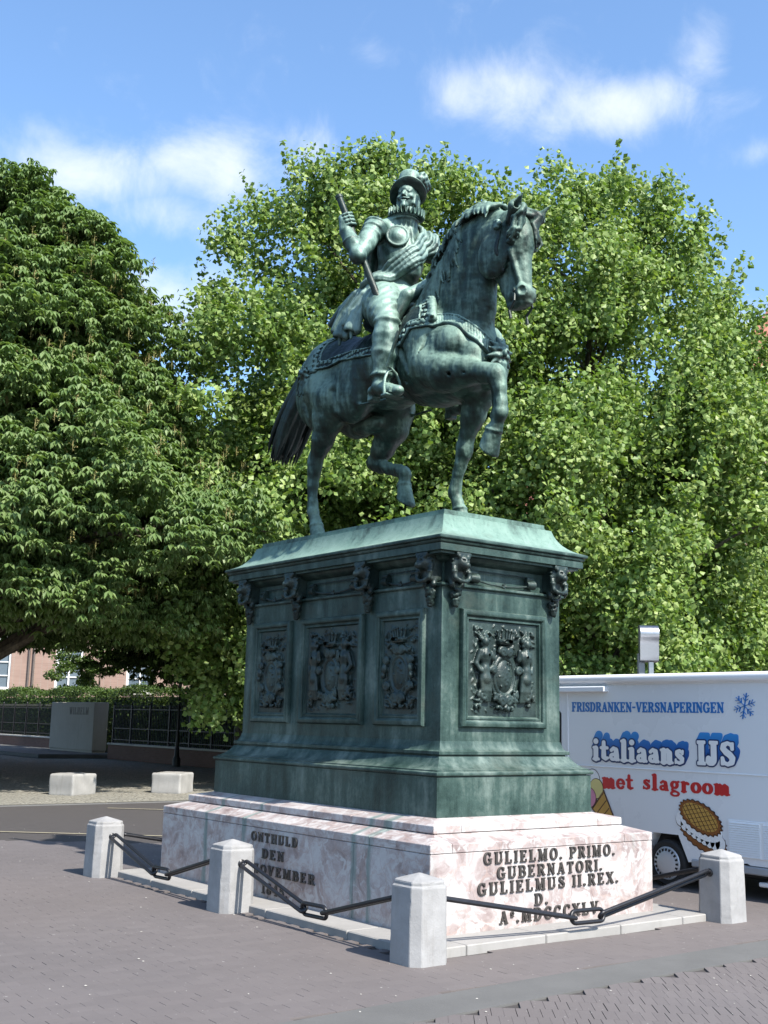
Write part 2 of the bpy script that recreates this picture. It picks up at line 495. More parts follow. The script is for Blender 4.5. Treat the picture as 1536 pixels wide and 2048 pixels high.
def brick_mat(name, cols, joint, rough=.8):
    """fired paving bricks, each with its own tone"""
    t = NT(name); v = t.pos()
    g = t.n('ShaderNodeNewGeometry'); oi = t.n('ShaderNodeObjectInfo')
    r = t.math('FRACT', t.math('ADD', g.outputs['Random Per Island'], oi.outputs['Random']))
    c = t.ramp(r, [(0, cols[0]), (.45, cols[1]), (.8, cols[2]), (1, cols[3])])
    n = t.noise(v, 9, 6, .65); big = t.noise(v, .55, 4, .6); big2 = t.noise(v, .17, 3, .5)
    c = t.mix(t.mrange(n, .35, .7, 0, .30), c, tuple(x*1.22 for x in cols[1]))
    c = t.mix(t.mrange(big, .42, .62, 0, .40), c, tuple(x*.80 for x in cols[1]))
    c = t.mix(t.mrange(big2, .45, .6, 0, .35), c, (cols[1][0]*1.18, cols[1][1]*1.12, cols[1][2]*1.05))
    sp = t.mrange(t.noise(v, 38, 2, .5), .735, .76, 0, .6)                 # specks of grit and gum
    c = t.mix(sp, c, (.42,.40,.38))
    t.bsdf(c, rough, 0, t.bump(t.math('ADD', t.noise(v, 160, 3), t.math('MULTIPLY', n, .6)), .35, .003), .3)
    return t.m
BR = [(.103,.0915,.091), (.109,.097,.0965), (.113,.100,.099), (.119,.106,.105)]
M_BRICK = brick_mat('paving_brick', BR, (.03,.028,.026))
def far_brick():
    t = NT('paving_far'); v = t.pos()
    b = t.n('ShaderNodeTexBrick', {'Vector': t.pos((1,1,1)), 'Scale': 1.0, 'Color1': (*BR[1],1), 'Color2': (*BR[2],1), 'Mortar': (.09,.08,.078,1), 'Mortar Size': .006, 'Brick Width': .21, 'Row Height': .085})
    big = t.noise(v, .3, 5, .6)
    c = t.mix(t.mrange(big, .4, .62, 0, .35), b.outputs[0], (.104,.092,.090))
    t.bsdf(c, .85, 0, t.bump(t.noise(v, 60, 3), .3, .004), .3)
    return t.m
M_FARBRICK = far_brick()
M_JOINT = plain('joint_sand', (.042,.036,.034), .95, 0, .4, 20)
def stone_mat(name, col, vein=.25, scale=3.0, rough=.7, dirt=(.2,.19,.17), damt=.5):
    t = NT(name); v = t.pos()
    n = t.noise(v, scale, 8, .65); f = t.noise(v, 70, 4, .6); w = t.noise(t.pos((6,6,.8)), 2.0, 5, .6)
    c = t.mix(t.mrange(n, .3, .7), tuple(x*(1-vein) for x in col), tuple(min(1, x*(1+vein*.5)) for x in col))
    c = t.mix(t.mrange(w, .55, .8, 0, damt), c, dirt)
    c = t.mix(t.mrange(f, .62, .72, 0, .25), c, dirt)
    t.bsdf(c, rough, 0, t.bump(t.math('ADD', f, t.noise(v, 18, 5)), .35, .005), .35)
    return t.m
M_BOLLARD = stone_mat('bollard_stone', (.262,.258,.258), .20, 5.0, .75, (.16,.15,.14), .6)
M_KERB = stone_mat('kerb_stone', (.26,.25,.24), .15, 2.0, .8, (.17,.16,.14), .4)
M_BAND = stone_mat('concrete_band', (.100,.098,.095), .15, 2.0, .85, (.10,.095,.09), .4)
def marble():
    """pink mottled marble with pale clouds and copper-green run-off"""
    t = NT('pink_marble'); v = t.pos()
    wv = t.n('ShaderNodeVectorMath', {0: v, 1: t.n('ShaderNodeVectorMath', {0: t.n('ShaderNodeTexNoise', {'Vector': v, 'Scale': 2.6, 'Detail': 6.0}).outputs[1], 1: (.42,.42,.42)}, operation='MULTIPLY').outputs[0]}, operation='ADD').outputs[0]
    a = t.noise(wv, 3.6, 9, .66, .6)
    b = t.noise(wv, 9.0, 8, .62, .8)
    vo = t.n('ShaderNodeTexVoronoi', {'Vector': wv, 'Scale': 5.5}, feature='DISTANCE_TO_EDGE').outputs[0]
    c = t.ramp(a, [(.30, (.165,.122,.118)), (.42, (.255,.205,.198)), (.52, (.325,.282,.275)), (.60, (.385,.365,.36))])
    c = t.mix(t.mrange(b, .48, .60, 0, .85), c, (.42,.405,.40))
    c = t.mix(t.mrange(b, .40, .30, 0, .5), c, (.17,.125,.115))
    c = t.mix(t.mrange(vo, .0, .035, .55, 0), c, (.34,.25,.22))
    st = t.noise(t.pos((3.0,3.0,.28)), 2.0, 4, .55)
    c = t.mix(t.mrange(st, .62, .72, 0, .4), c, (.16,.22,.20))             # copper-green runs
    sp = t.n('ShaderNodeSeparateXYZ', {0: t.n('ShaderNodeNewGeometry').outputs['Position']})
    ed = t.math('MULTIPLY', t.math('SUBTRACT', t.noise(t.pos((2,9,1.5)), 2.0, 4), .5), .16)
    for y0 in (-1.20, -1.42, 1.27, .55):                                     # copper run-off below the joints of the coping
        dj = t.math('ABSOLUTE', t.math('ADD', t.math('SUBTRACT', sp.outputs[1], y0), ed))
        c = t.mix(t.mrange(dj, .012, .05, .75, 0), c, (.105,.165,.155))
    c = t.mix(t.mrange(t.noise(v, 45, 4), .60, .75, 0, .35), c, (.18,.14,.125))
    t.bsdf(c, t.mrange(a, .3, .7, .42, .6), 0, t.bump(t.math('ADD', t.noise(v, 30, 6), t.math('MULTIPLY', b, .5)), .18, .005), .4)
    return t.m
M_MARBLE = marble()
M_IRON = plain('black_iron', (.014,.014,.017), .38, .3, .3, 30, .2)
M_LETTER = plain('letter_bronze', (.050,.044,.040), .5, .4, .3, 30, .1)

# ------------------------------------------------------------------ ground
GZ = -.06
g = MB(); g.quad((-400,-400,GZ-.016), (700,-400,GZ-.016), (700,900,GZ-.016), (-400,900,GZ-.016))
GROUND = tag(g.build('ground', M_FARBRICK), 'brown brick street paving reaching to the far side of the square', kind='structure')
PAVE = bpy.data.objects.new('pavement', None); link(PAVE)
tag(PAVE, 'worn grey brown brick pavement around the monument', kind='structure')
bed = MB(); bed.quad((-12,-9,GZ-.012), (6,-9,GZ-.012), (6,12.2,GZ-.012), (-12,12.2,GZ-.012))
bed.build('bedding_sand', M_JOINT, PAVE)
def cam_px(x, y, z):
    d = Vector((x, y, z))-Vector(CAM_LOC); dz = d.dot(_f)
    if dz < .3: return None
    return 768+2327.98*d.dot(_r)/dz, 1024-2327.98*d.dot(_u)/dz, dz
def band_y(x): return -3.40-.0072*(x+1)**2+.0175*x   # upper edge of the concrete gutter band
rng = random.Random(3)
BH = .05
def brick_verts(x, y, w, l, z, tx, ty, yaw):
    """local x runs along the course; only the ends along x are eased"""
    b = .0009; out = []
    c, s = math.cos(yaw), math.sin(yaw)
    for (ww, ll, zz) in ((w, l, -BH), (w, l, -b), (w-b*.8, l-.0001, 0.0)):
        for sx, sy in ((-1,-1),(1,-1),(1,1),(-1,1)):
            px, py = sx*ww, sy*ll
            out.append((x+px*c-py*s, y+px*s+py*c, z+zz+px*tx+py*ty))
    return out
BF = [(8,9,10,11)]+[(4*k+i, 4*k+(i+1) % 4, 4*k+4+(i+1) % 4, 4*k+4+i) for k in (0,1) for i in range(4)]
def lay_bricks(w, l, ang, keep, ext, seed):
    """courses of bricks w along the course by l across it"""
    rg = random.Random(seed); c, s = math.cos(ang), math.sin(ang); out = []
    for j in range(int(-ext/l), int(ext/l)):
        off = (j % 2)*w*.5+rg.uniform(-.12, .12)*w
        for i in range(int(-ext/w), int(ext/w)):
            u, v = i*w+off, j*l
            x, y = u*c-v*s-2.0, u*s+v*c-1.0
            if not keep(x, y): continue
            p = cam_px(x, y, GZ)
            if p is None or not (-170 < p[0] < 1706 and 1500 < p[1] < 2190) or p[2] > 15.5: continue
            out.append((p[2], x, y, w, l, ang))
    return out
def on_plaza(x, y): return not (abs(x) < 1.68 and abs(y) < 2.58) and y > band_y(x)+.012 and y < 9.5
def on_road(x, y): return y < band_y(x)-.43
bricks = lay_bricks(.205, .102, R(-3), on_plaza, 14, 1)+lay_bricks(.0735, .203, R(-40), on_road, 10, 2)
bricks.sort()
kinds = {}
for w in (.205, .0735):
    l = .102 if w > .1 else .203
    for k in range(6):
        me = bpy.data.meshes.new('brick')
        gap = (.0003, .0003, .0003, .0004, .0008, .0032)[k]
        me.from_pydata(brick_verts(0, 0, w/2-gap, l/2-.0001, 0, rng.uniform(-.002,.002), 0, 0), [], BF)
        me.polygons.foreach_set('use_smooth', np.zeros(len(BF), bool)); me.materials.append(M_BRICK); kinds[(w, k)] = me
for d, x, y, w, l, ang in bricks[:300]:
    o = bpy.data.objects.new('brick', kinds[(w, rng.randrange(6))])
    o.location = (x, y, GZ+rng.uniform(-.0003, .0003)); o.rotation_euler = (0, 0, ang); link(o, PAVE)
V, F = [], []
for d, x, y, w, l, ang in bricks[300:]:
    n = len(V); gap = .0003 if rng.random() < .74 else rng.uniform(.0012, .0042)*(.75 if w > .1 else .95)
    V += brick_verts(x, y, w/2-gap, l/2-.0001, GZ+rng.uniform(-.0003,.0003), rng.uniform(-.002,.002), 0, ang)
    F += [tuple(n+i for i in f) for f in BF]
o = mesh_obj('bricks', np_mesh('bricks', V, F), M_BRICK, PAVE); o['kind'] = 'stuff'
# grit, petals and gum on the paving
V, F = [], []
for k in range(230):
    x, y = rng.uniform(-6, 3.5), rng.uniform(-5, 8)
    if abs(x) < 1.7 and abs(y) < 2.6: continue
    r = rng.uniform(.004, .011)*(1.6 if rng.random() < .1 else 1); n = len(V); a0 = rng.random()*6
    V += [(x+r*math.cos(a0+a)*rng.uniform(.7,1.2), y+r*math.sin(a0+a)*rng.uniform(.7,1.2), GZ+.0035) for a in (0,1.05,2.1,3.14,4.2,5.2)]+[(x, y, GZ+.007)]
    F += [(n+i, n+(i+1) % 6, n+6) for i in range(6)]
tag(mesh_obj('litter', np_mesh('litter', V, F), plain('litter', (.36,.34,.31), .9)), 'scattered pale grit and petals on the brick pavement', 'litter', kind='stuff')
# gutter band of concrete slabs
GB = bpy.data.objects.new('gutter_band', None); link(GB); tag(GB, 'grey concrete gutter band between pavement and roadway', kind='structure')
xs = -9.0; k = 0
while xs < 6:
    xe = xs+15.0
    mb = MB(); N = 60
    def sec(x): return [(x, band_y(x)+.0, GZ-.05), (x, band_y(x), GZ+.004), (x, band_y(x)-.41, GZ+.001), (x, band_y(x)-.41, GZ-.05)]
    for i in range(N+1): mb.v += sec(xs+.004+(xe-xs-.008)*i/N)
    for i in range(N):
        for j in range(3): mb.f.append((4*i+j, 4*i+j+1, 4*i+5+j, 4*i+4+j))
    mb.f.append((0,1,2,3)); mb.f.append((4*N+3,4*N+2,4*N+1,4*N))
    mb.build('slab', M_BAND, GB); xs = xe
# stone kerb platform under the monument
KB = bpy.data.objects.new('kerb', None); link(KB); tag(KB, 'pale stone kerb slabs framing the foot of the monument', kind='structure')
def kslab(x0, x1, y0, y1):
    MB().box((x0+.003, y0+.003, GZ-.05), (x1-.003, y1-.003, 0), .008).build('slab', M_KERB, KB)
for s in (-1, 1):
    ys = [-2.56, -1.62, -.44, .86, 1.7, 2.56]
    for a, b in zip(ys[:-1], ys[1:]): kslab(min(s*1.66, s*1.25), max(s*1.66, s*1.25), a, b)
    xs_ = [-1.25, -.42, .45, 1.25]
    for a, b in zip(xs_[:-1], xs_[1:]): kslab(a, b, min(s*2.56, s*2.14), max(s*2.56, s*2.14))
# cobbled forecourt and painted lines behind
def cobble_mat():
    t = NT('cobbles'); v = t.pos()
    vo = t.n('ShaderNodeTexVoronoi', {'Vector': v, 'Scale': 8.0}, feature='F1'); ed = t.n('ShaderNodeTexVoronoi', {'Vector': v, 'Scale': 8.0}, feature='DISTANCE_TO_EDGE').outputs[0]
    c = t.mix(vo.outputs['Color'], (.18,.17,.145), (.27,.255,.215))
    c = t.mix(t.mrange(ed, 0, .12, .8, 0), c, (.08,.073,.062))
    c = t.mix(t.mrange(t.noise(v, .6, 5), .4, .65, 0, .4), c, (.15,.146,.125))
    t.bsdf(c, .85, 0, t.bump(t.mrange(ed, 0, .2), .6, .03), .3)
    return t.m
mb = MB(); mb.quad((-30,12.3,GZ-.004), (3.5,12.5,GZ-.004), (90,12.8,GZ-.004), (90,160,GZ-.004)); mb.quad((-30,12.3,GZ-.004), (90,160,GZ-.004), (60,200,GZ-.004), (-30,160,GZ-.004))
cob = mb.build('cobbled_square', cobble_mat()); tag(cob, 'pale cobbled square beyond the street', kind='structure')
MB().box((-30,12.16,GZ-.1), (90,12.30,GZ+.006), .01).build('edging', M_BAND, cob)
M_PAINT = plain('road_paint', (.30,.265,.17), .8, 0, .3, 12)
for a, b in (((-1.366, 7.907, -0.060), (0.862, 6.023, -0.060)), ((2.220, 11.117, -0.060), (3.625, 9.832, -0.060))):
    A, B = Vector(a), Vector(b); n = (B-A).cross(Vector((0,0,1))).normalized()*.03
    mb = MB(); z = Vector((0,0,.003)); mb.quad(tuple(A-n+z), tuple(B-n+z), tuple(B+n+z), tuple(A+n+z))
    tag(mb.build('road_marking', M_PAINT), 'thin worn pale line painted across the street', kind='structure')

# ------------------------------------------------------------------ lettering
def _seg2(X, Z, a, ra, b, rb):
    ex, ez = b[0]-a[0], b[1]-a[1]; l2 = ex*ex+ez*ez+1e-12
    t = np.clip(((X-a[0])*ex+(Z-a[1])*ez)/l2, 0, 1)
    return np.sqrt((X-a[0]-t*ex)**2+(Z-a[1]-t*ez)**2)-(ra+(rb-ra)*t)
def _box2(X, Z, x0, z0, x1, z1):
    dx = np.abs(X-(x0+x1)/2)-(x1-x0)/2; dz = np.abs(Z-(z0+z1)/2)-(z1-z0)/2
    return np.sqrt(np.maximum(dx,0)**2+np.maximum(dz,0)**2)+np.minimum(np.maximum(dx,dz),0)
def _quad2(X, Z, a, b, w):
    """straight bar with square ends"""
    ex, ez = b[0]-a[0], b[1]-a[1]; L = math.hypot(ex, ez); ex /= L; ez /= L
    u = (X-a[0])*ex+(Z-a[1])*ez; v = -(X-a[0])*ez+(Z-a[1])*ex
    dx = np.abs(u-L/2)-L/2; dz = np.abs(v)-w/2
    return np.sqrt(np.maximum(dx,0)**2+np.maximum(dz,0)**2)+np.minimum(np.maximum(dx,dz),0)
def _arc(cx, cz, rx, rz, a0, a1, w0, w1, n=22):
    """arc whose weight grows towards the sides"""
    P = []
    for i in range(n+1):
        a = R(a0+(a1-a0)*i/n)
        P.append(((cx+rx*math.cos(a), cz+rz*math.sin(a)), (w0+(w1-w0)*abs(math.cos(a)))*.5))
    return P
SW, TW, SF = .19, .075, .075          # stem, hairline, serif
def glyph_parts(ch):
    """list of ('b',x0,z0,x1,z1) boxes, ('q',a,b,w) bars, ('p',points) strokes; advance width"""
    def V(x, lo=True, hi=True):
        o = [('b', x-SW/2, 0, x+SW/2, 1)]
        if lo: o.append(('b', x-SW/2-.075, 0, x+SW/2+.075, SF))
        if hi: o.append(('b', x-SW/2-.075, 1-SF, x+SW/2+.075, 1))
        return o
    def Hb(x0, x1, z): return [('b', x0, z-TW/2, x1, z+TW/2)]
    if ch == 'I': return V(.17), .34
    if ch == 'E': return V(.18)+[('b',.1,0,.64,SF),('b',.1,1-SF,.62,1),('b',.1,.47,.46,.545),('b',.58,0,.66,.24),('b',.56,.76,.63,1),('b',.42,.38,.48,.63)], .72
    if ch == 'F': return V(.18)+[('b',.1,1-SF,.62,1),('b',.1,.47,.46,.545),('b',.56,.74,.63,1),('b',.42,.38,.48,.63)], .68
    if ch == 'L': return V(.18)+[('b',.1,0,.62,SF),('b',.56,0,.64,.28)], .69
    if ch == 'T': return V(.36, True, False)+[('b',.02,1-SF,.70,1),('b',.02,.74,.09,1),('b',.63,.74,.70,1)], .73
    if ch == 'H': return V(.18)+V(.66)+Hb(.18,.66,.51), .84
    if ch == 'N': return [('b',.12,0,.20,1),('b',.04,0,.30,SF),('b',.0,1-SF,.22,1),('q',(.14,.97),(.68,.03),.20),('b',.62,0,.70,1),('b',.52,1-SF,.80,1)], .82
    if ch == 'M': return [('b',.10,0,.18,1),('b',.02,0,.27,SF),('b',.0,1-SF,.26,1),('q',(.18,.98),(.46,.02),.18),('q',(.46,.05),(.74,.98),.08)]+V(.80), 1.0
    if ch == 'A': return [('q',(.12,0),(.40,.98),.08),('q',(.66,0),(.38,.98),.20),('b',.20,.29,.56,.36),('b',.0,0,.27,SF),('b',.50,0,.80,SF)], .80
    if ch == 'V': return [('q',(.14,1),(.40,.02),.20),('q',(.68,1),(.41,.02),.08),('b',.0,1-SF,.30,1),('b',.54,1-SF,.80,1)], .80
    if ch == 'W': return [('q',(.14,1),(.36,.02),.18),('q',(.58,1),(.37,.02),.08),('q',(.56,1),(.78,.02),.18),('q',(1.0,1),(.79,.02),.08),('b',.0,1-SF,.28,1),('b',.44,1-SF,.68,1),('b',.88,1-SF,1.1,1)], 1.1
    if ch == 'X': return [('q',(.14,.98),(.66,.02),.20),('q',(.66,.98),(.14,.02),.08),('b',0,0,.28,SF),('b',.50,0,.80,SF),('b',0,1-SF,.30,1),('b',.52,1-SF,.79,1)], .80
    if ch == 'K': return V(.18)+[('q',(.66,.98),(.24,.42),.08),('q',(.36,.58),(.70,.02),.19),('b',.52,1-SF,.78,1),('b',.54,0,.82,SF)], .82
    if ch == 'O': return [('p',_arc(.41,.5,.30,.46,0,360,.08,.20,36))], .82
    if ch == 'C': return [('p',_arc(.41,.5,.30,.46,48,315,.08,.20,30)),('b',.60,.66,.68,.96)], .74
    if ch == 'G': return [('p',_arc(.41,.5,.30,.46,48,330,.08,.20,30)),('b',.60,.66,.68,.96),('b',.57,.05,.74,.46),('b',.48,.40,.82,.47)], .84
    if ch == 'D': return V(.18)+[('p',[((.2,.962),.04)]+_arc(.36,.5,.30,.462,90,-90,.08,.20,24)+[((.2,.038),.04)])], .80
    if ch == 'P': return V(.18)+[('p',[((.2,.962),.04)]+_arc(.40,.73,.22,.232,90,-90,.08,.19,18)+[((.2,.498),.04)])], .72
    if ch == 'R': return V(.18)+[('p',[((.2,.962),.04)]+_arc(.40,.74,.21,.222,90,-90,.08,.19,18)+[((.2,.518),.04)]),('q',(.42,.52),(.66,.03),.18),('b',.56,0,.80,SF)], .80
    if ch == 'B': return V(.18)+[('p',[((.2,.962),.04)]+_arc(.40,.745,.19,.217,90,-90,.08,.18,18)+[((.2,.528),.04)]),('p',[((.2,.528),.04)]+_arc(.42,.283,.22,.245,90,-90,.08,.19,18)+[((.2,.038),.04)])], .74
    if ch == 'U': return V(.18, False)+[('b',.62,.3,.70,1),('b',.52,1-SF,.80,1),('p',[((.18,.34),SW/2)]+_arc(.42,.32,.24,.28,180,360,.07,.18,16)+[((.66,.34),.04)])], .82
    if ch == 'J': return [('b',.24,.25,.43,1),('b',.16,1-SF,.51,1),('p',[((.335,.28),SW/2)]+_arc(.19,.24,.145,.20,0,-150,.08,.19,14)+[((.08,.26),.085)])], .54
    if ch == 'S': return [('p',[((.58,.72),.045),((.55,.88),.045),((.36,.962),.04),((.17,.86),.075),((.15,.72),.09),((.28,.58),.10),((.46,.46),.10),((.58,.32),.095),((.55,.14),.08),((.36,.038),.04),((.16,.12),.045),((.11,.30),.045)]),('b',.545,.70,.62,.96),('b',.07,.04,.145,.32)], .68
    if ch == '1': return [('b',.20,0,.38,1),('b',.10,0,.48,SF),('q',(.10,.80),(.28,.97),.09)], .52
    if ch == '8': return [('p',_arc(.33,.73,.19,.225,0,360,.08,.15,24)),('p',_arc(.33,.27,.22,.235,0,360,.08,.16,24))], .66
    if ch == '4': return [('b',.40,0,.57,1),('q',(.46,.98),(.07,.30),.08),('b',.04,.24,.70,.32),('b',.30,0,.66,SF)], .72
    if ch == '5': return [('b',.16,.86,.58,1),('b',.13,.46,.20,.98),('p',[((.16,.50),.045)]+_arc(.33,.32,.22,.28,120,-130,.09,.18,18)+[((.12,.16),.075)])], .66
    if ch == '7': return [('b',.06,.86,.62,1),('b',.06,.70,.13,.98),('q',(.58,.90),(.28,.0),.14)], .64
    if ch == 'o_': return [('p',_arc(.18,.74,.11,.14,0,360,.06,.10,16)),('b',.04,.48,.32,.53)], .36
    if ch == '.': return [('p',[((.11,.10),.10),((.12,.10),.10)])], .26
    if ch == '-': return [('b',.06,.42,.42,.54)], .48
    # heavy rounded lower case
    w = .125
    if ch == 'i': return [('p',[((.18,.07),w),((.18,.56),w)]),('p',[((.05,.60),.055),((.2,.62),.06)]),('p',[((.04,.05),.055),((.34,.05),.055)]),('p',[((.18,.90),.125),((.19,.90),.125)])], .40
    if ch == 'l': return [('p',[((.18,.07),w),((.18,.93),w)]),('p',[((.05,.95),.055),((.2,.96),.06)]),('p',[((.04,.05),.055),((.34,.05),.055)])], .40
    if ch == 't': return [('p',[((.20,.86),.09),((.20,.18),w),((.30,.09),.09),((.44,.13),.055)]),('p',[((.05,.60),.065),((.40,.60),.065)])], .48
    if ch == 'a': return [('p',[((.12,.50),.075),((.24,.61),.065),((.38,.52),.11),((.40,.30),w),((.40,.12),w),((.52,.06),.06)]),('p',_arc(.22,.19,.13,.12,20,340,.12,.17,16)),('p',[((.3,.33),.06),((.2,.31),.06)])], .60
    if ch == 'n': return [('p',[((.17,.07),w),((.17,.58),w)]),('p',[((.2,.50),.07),((.36,.61),.08),((.46,.48),w),((.46,.08),w)]),('p',[((.04,.61),.055),((.18,.62),.05)]),('p',[((.05,.05),.052),((.29,.05),.052)]),('p',[((.37,.05),.052),((.61,.05),.052)])], .66
    if ch == 'm': return [('p',[((.17,.07),w),((.17,.58),w)]),('p',[((.2,.50),.07),((.34,.61),.08),((.43,.48),w),((.43,.08),w)]),('p',[((.46,.50),.07),((.60,.61),.08),((.70,.48),w),((.70,.08),w)]),('p',[((.04,.61),.055),((.18,.62),.05)]),('p',[((.05,.05),.052),((.29,.05),.052)]),('p',[((.60,.05),.052),((.84,.05),.052)])], .88
    if ch == 's': return [('p',[((.42,.52),.06),((.28,.61),.06),((.16,.54),.085),((.16,.44),.09),((.28,.35),.11),((.40,.25),.10),((.40,.13),.085),((.27,.05),.06),((.10,.12),.06)]),('p',[((.44,.60),.045),((.43,.46),.04)]),('p',[((.08,.06),.045),((.09,.21),.04)])], .54
    if ch == 'e': return [('p',_arc(.29,.33,.20,.27,5,318,.13,.20,26)),('p',[((.12,.345),.050),((.48,.345),.050)])], .58
    if ch == 'o': return [('p',_arc(.30,.33,.20,.27,0,360,.13,.24,24))], .60
    if ch == 'r': return [('p',[((.17,.07),w),((.17,.58),w)]),('p',[((.2,.48),.07),((.34,.58),.085),((.42,.53),.09)]),('p',[((.04,.61),.055),((.18,.62),.05)]),('p',[((.05,.05),.052),((.30,.05),.052)])], .52
    if ch == 'g': return [('p',_arc(.26,.42,.16,.19,0,360,.12,.20,20)),('p',_arc(.28,-.12,.22,.13,0,360,.11,.14,20)),('p',[((.14,.22),.06),((.12,.10),.07),((.3,.03),.07)]),('p',[((.36,.56),.06),((.50,.62),.07)])], .58
    return [], .34
GLYPH = {}
def glyph(ch, depth=.12, grow=0.0, key='n', shift=None):
    """extruded letter, cap height 1, lying in the X-Z plane, front towards -Y"""
    k = (ch, key)
    if k in GLYPH: return GLYPH[k]
    parts, adv = glyph_parts(ch)
    if not parts:
        GLYPH[k] = (None, adv); return GLYPH[k]
    h = .021
    m = grow+.08; sx = abs(shift[0]) if shift else 0; sz = abs(shift[1]) if shift else 0
    xs = np.arange(-.1-m, max(adv, .3)+.1+m+sx, h); zs = np.arange(-.32-m, 1.02+m+sz, h)
    X, Z = np.meshgrid(xs, zs, indexing='ij')
    def field(X, Z):
        d = np.full(X.shape, 9.0)
        for p in parts:
            if p[0] == 'b': q = _box2(X, Z, *p[1:])
            elif p[0] == 'q': q = _quad2(X, Z, *p[1:])
            else:
                q = np.full(X.shape, 9.0)
                for (a, ra), (b, rb) in zip(p[1][:-1], p[1][1:]): q = np.minimum(q, _seg2(X, Z, a, ra, b, rb))
            d = np.minimum(d, q)
        return d
    d = field(X, Z)
    if shift:
        for t in np.linspace(.08, 1, 12): d = np.minimum(d, field(X-shift[0]*t, Z-shift[1]*t))
    d = d-grow
    C = Clay((xs[0], -depth-2*h, zs[0]), (xs[-1], 2*h, zs[-1]), h)
    n = C.n
    dd = np.full((n[0], n[2]), 1.0); a, b = min(n[0], d.shape[0]), min(n[2], d.shape[1]); dd[:a,:b] = d[:a,:b]
    Y = C.ax[1][None,:,None]
    C.d = np.maximum(dd[:,None,:], np.abs(Y+depth/2)-depth/2).astype(np.float32)
    me = C.mesh('letter', 0)
    GLYPH[k] = (me, adv)
    return GLYPH[k]
def write(txt, parent, mat, start, right, up, height, width, name='letter', font=None, track=.24, depth_m=.010, key='n', **kw):
    """set a line of letters so that it fills the given width; right/up are world axes"""
    r = Vector(right); u = Vector(up); f = u.cross(r) if False else r.cross(u)      # f points out of the wall towards the reader's back
    chars = []
    i = 0
    while i < len(txt):
        c = txt[i]
        if c == '~': c = 'o_'
        chars.append(c); i += 1
    advs = [glyph(c, key=key, **kw)[1]+track for c in chars]
    tot = sum(advs)-track; sx = width/tot
    x = 0; outl = []
    for c, a in zip(chars, advs):
        me = glyph(c, key=key, **kw)[0]
        if me is not None:
            if len(me.materials) == 0: me.materials.append(mat)
            elif me.materials[0] is not mat:
                me = me.copy(); me.materials.clear(); me.materials.append(mat)
            o = bpy.data.objects.new(name, me)
            p = Vector(start)+r*(x*sx)
            out = u.cross(r)                                   # local +Y (into the wall)
            sy = depth_m/.12
            o.matrix_world = Matrix(((r.x*sx, out.x*sy, u.x*height, p.x), (r.y*sx, out.y*sy, u.y*height, p.y), (r.z*sx, out.z*sy, u.z*height, p.z), (0,0,0,1)))
            link(o, parent); outl.append(o)
        x += a
    return outl

# ------------------------------------------------------------------ marble base
A0, B0_ = .7263, 1.6131
BASE = thing('marble_base', 'stepped pink marble base with raised inscriptions under the bronze pedestal', 'monument base')
def course(prof, long_j, short_j, joint=.004):
    """a ring of marble blocks; prof = [(offset, z)...] outer skin, mitred at the corners"""
    for s in (-1, 1):
        js = [None]+list(long_j)+[None]
        for k in range(len(js)-1):
            mb = MB(); n = len(prof)
            for e, j in ((0, js[k]), (1, js[k+1])):
                for o, z in prof:
                    y = (-(B0_+o) if e == 0 else (B0_+o)) if j is None else (j+joint/2 if e == 0 else j-joint/2)
                    mb.v.append((s*(A0+o), y, z))
            for i in range(n): mb.f.append((i, (i+1) % n, n+(i+1) % n, n+i))
            mb.f.append(tuple(range(n))); mb.f.append(tuple(n+i for i in reversed(range(n))))
            bevel_block(mb, 'marble_block')
        js = [None]+list(short_j)+[None]
        for k in range(len(js)-1):
            mb = MB(); n = len(prof)
            for e, j in ((0, js[k]), (1, js[k+1])):
                for o, z in prof:
                    x = (-(A0+o) if e == 0 else (A0+o)) if j is None else (j+joint/2 if e == 0 else j-joint/2)
                    mb.v.append((x, s*(B0_+o), z))
            for i in range(n): mb.f.append((i, (i+1) % n, n+(i+1) % n, n+i))
            mb.f.append(tuple(range(n))); mb.f.append(tuple(n+i for i in reversed(range(n))))
            bevel_block(mb, 'marble_block')
def bevel_block(mb, name):
    me = mb.mesh(name)
    bm = bmesh.new(); bm.from_mesh(me)
    bmesh.ops.bevel(bm, geom=list(bm.edges), offset=.004, segments=1, affect='EDGES', clamp_overlap=True)
    bmesh.ops.recalc_face_normals(bm, faces=bm.faces)
    bm.to_mesh(me); bm.free()
    return mesh_obj(name, me, M_MARBLE, BASE)
course([(.5775,-.02),(.5775,.604),(.30,.604),(.30,-.02)], (-1.20,.09,1.27), ())
course([(.5795,.608),(.5795,.676),(.37,.735),(.30,.735),(.30,.608)], (-1.42,.55,), (-1.08,.93))
course([(.3905,.738),(.3905,.7975),(.20,.838),(.10,.838),(.10,.738)], (-.9,.75), (-.82,.80))
mb = MB(); mb.box((-(A0+.31),-(B0_+.31),-.02), (A0+.31,B0_+.31,.60)); mb.box((-(A0+.31),-(B0_+.31),.60), (A0+.31,B0_+.31,.73)); mb.box((-(A0+.11),-(B0_+.11),.73), (A0+.11,B0_+.11,.836))
mb.build('core', M_MARBLE, BASE)
yf = -(B0_+.5775)
for txt, x0, x1, z, hgt in (('GULIELMO. PRIMO.',-.757,.794,.504,.094), ('GUBERNATORI.',-.61,.63,.386,.092), ('GULIELMUS II.REX.',-.819,.834,.272,.094), ('D.',-.19,-.033,.155,.092), ('A~.MDCCCXLV',-.58,.574,.038,.098)):
    ln = bpy.data.objects.new('inscription_line', None); link(ln, BASE)
    write(txt, ln, M_LETTER, (x0, yf-.001, z), (1,0,0), (0,0,1), hgt, x1-x0, depth_m=.012, key='ins', grow=.018)
xl = -(A0+.5775)
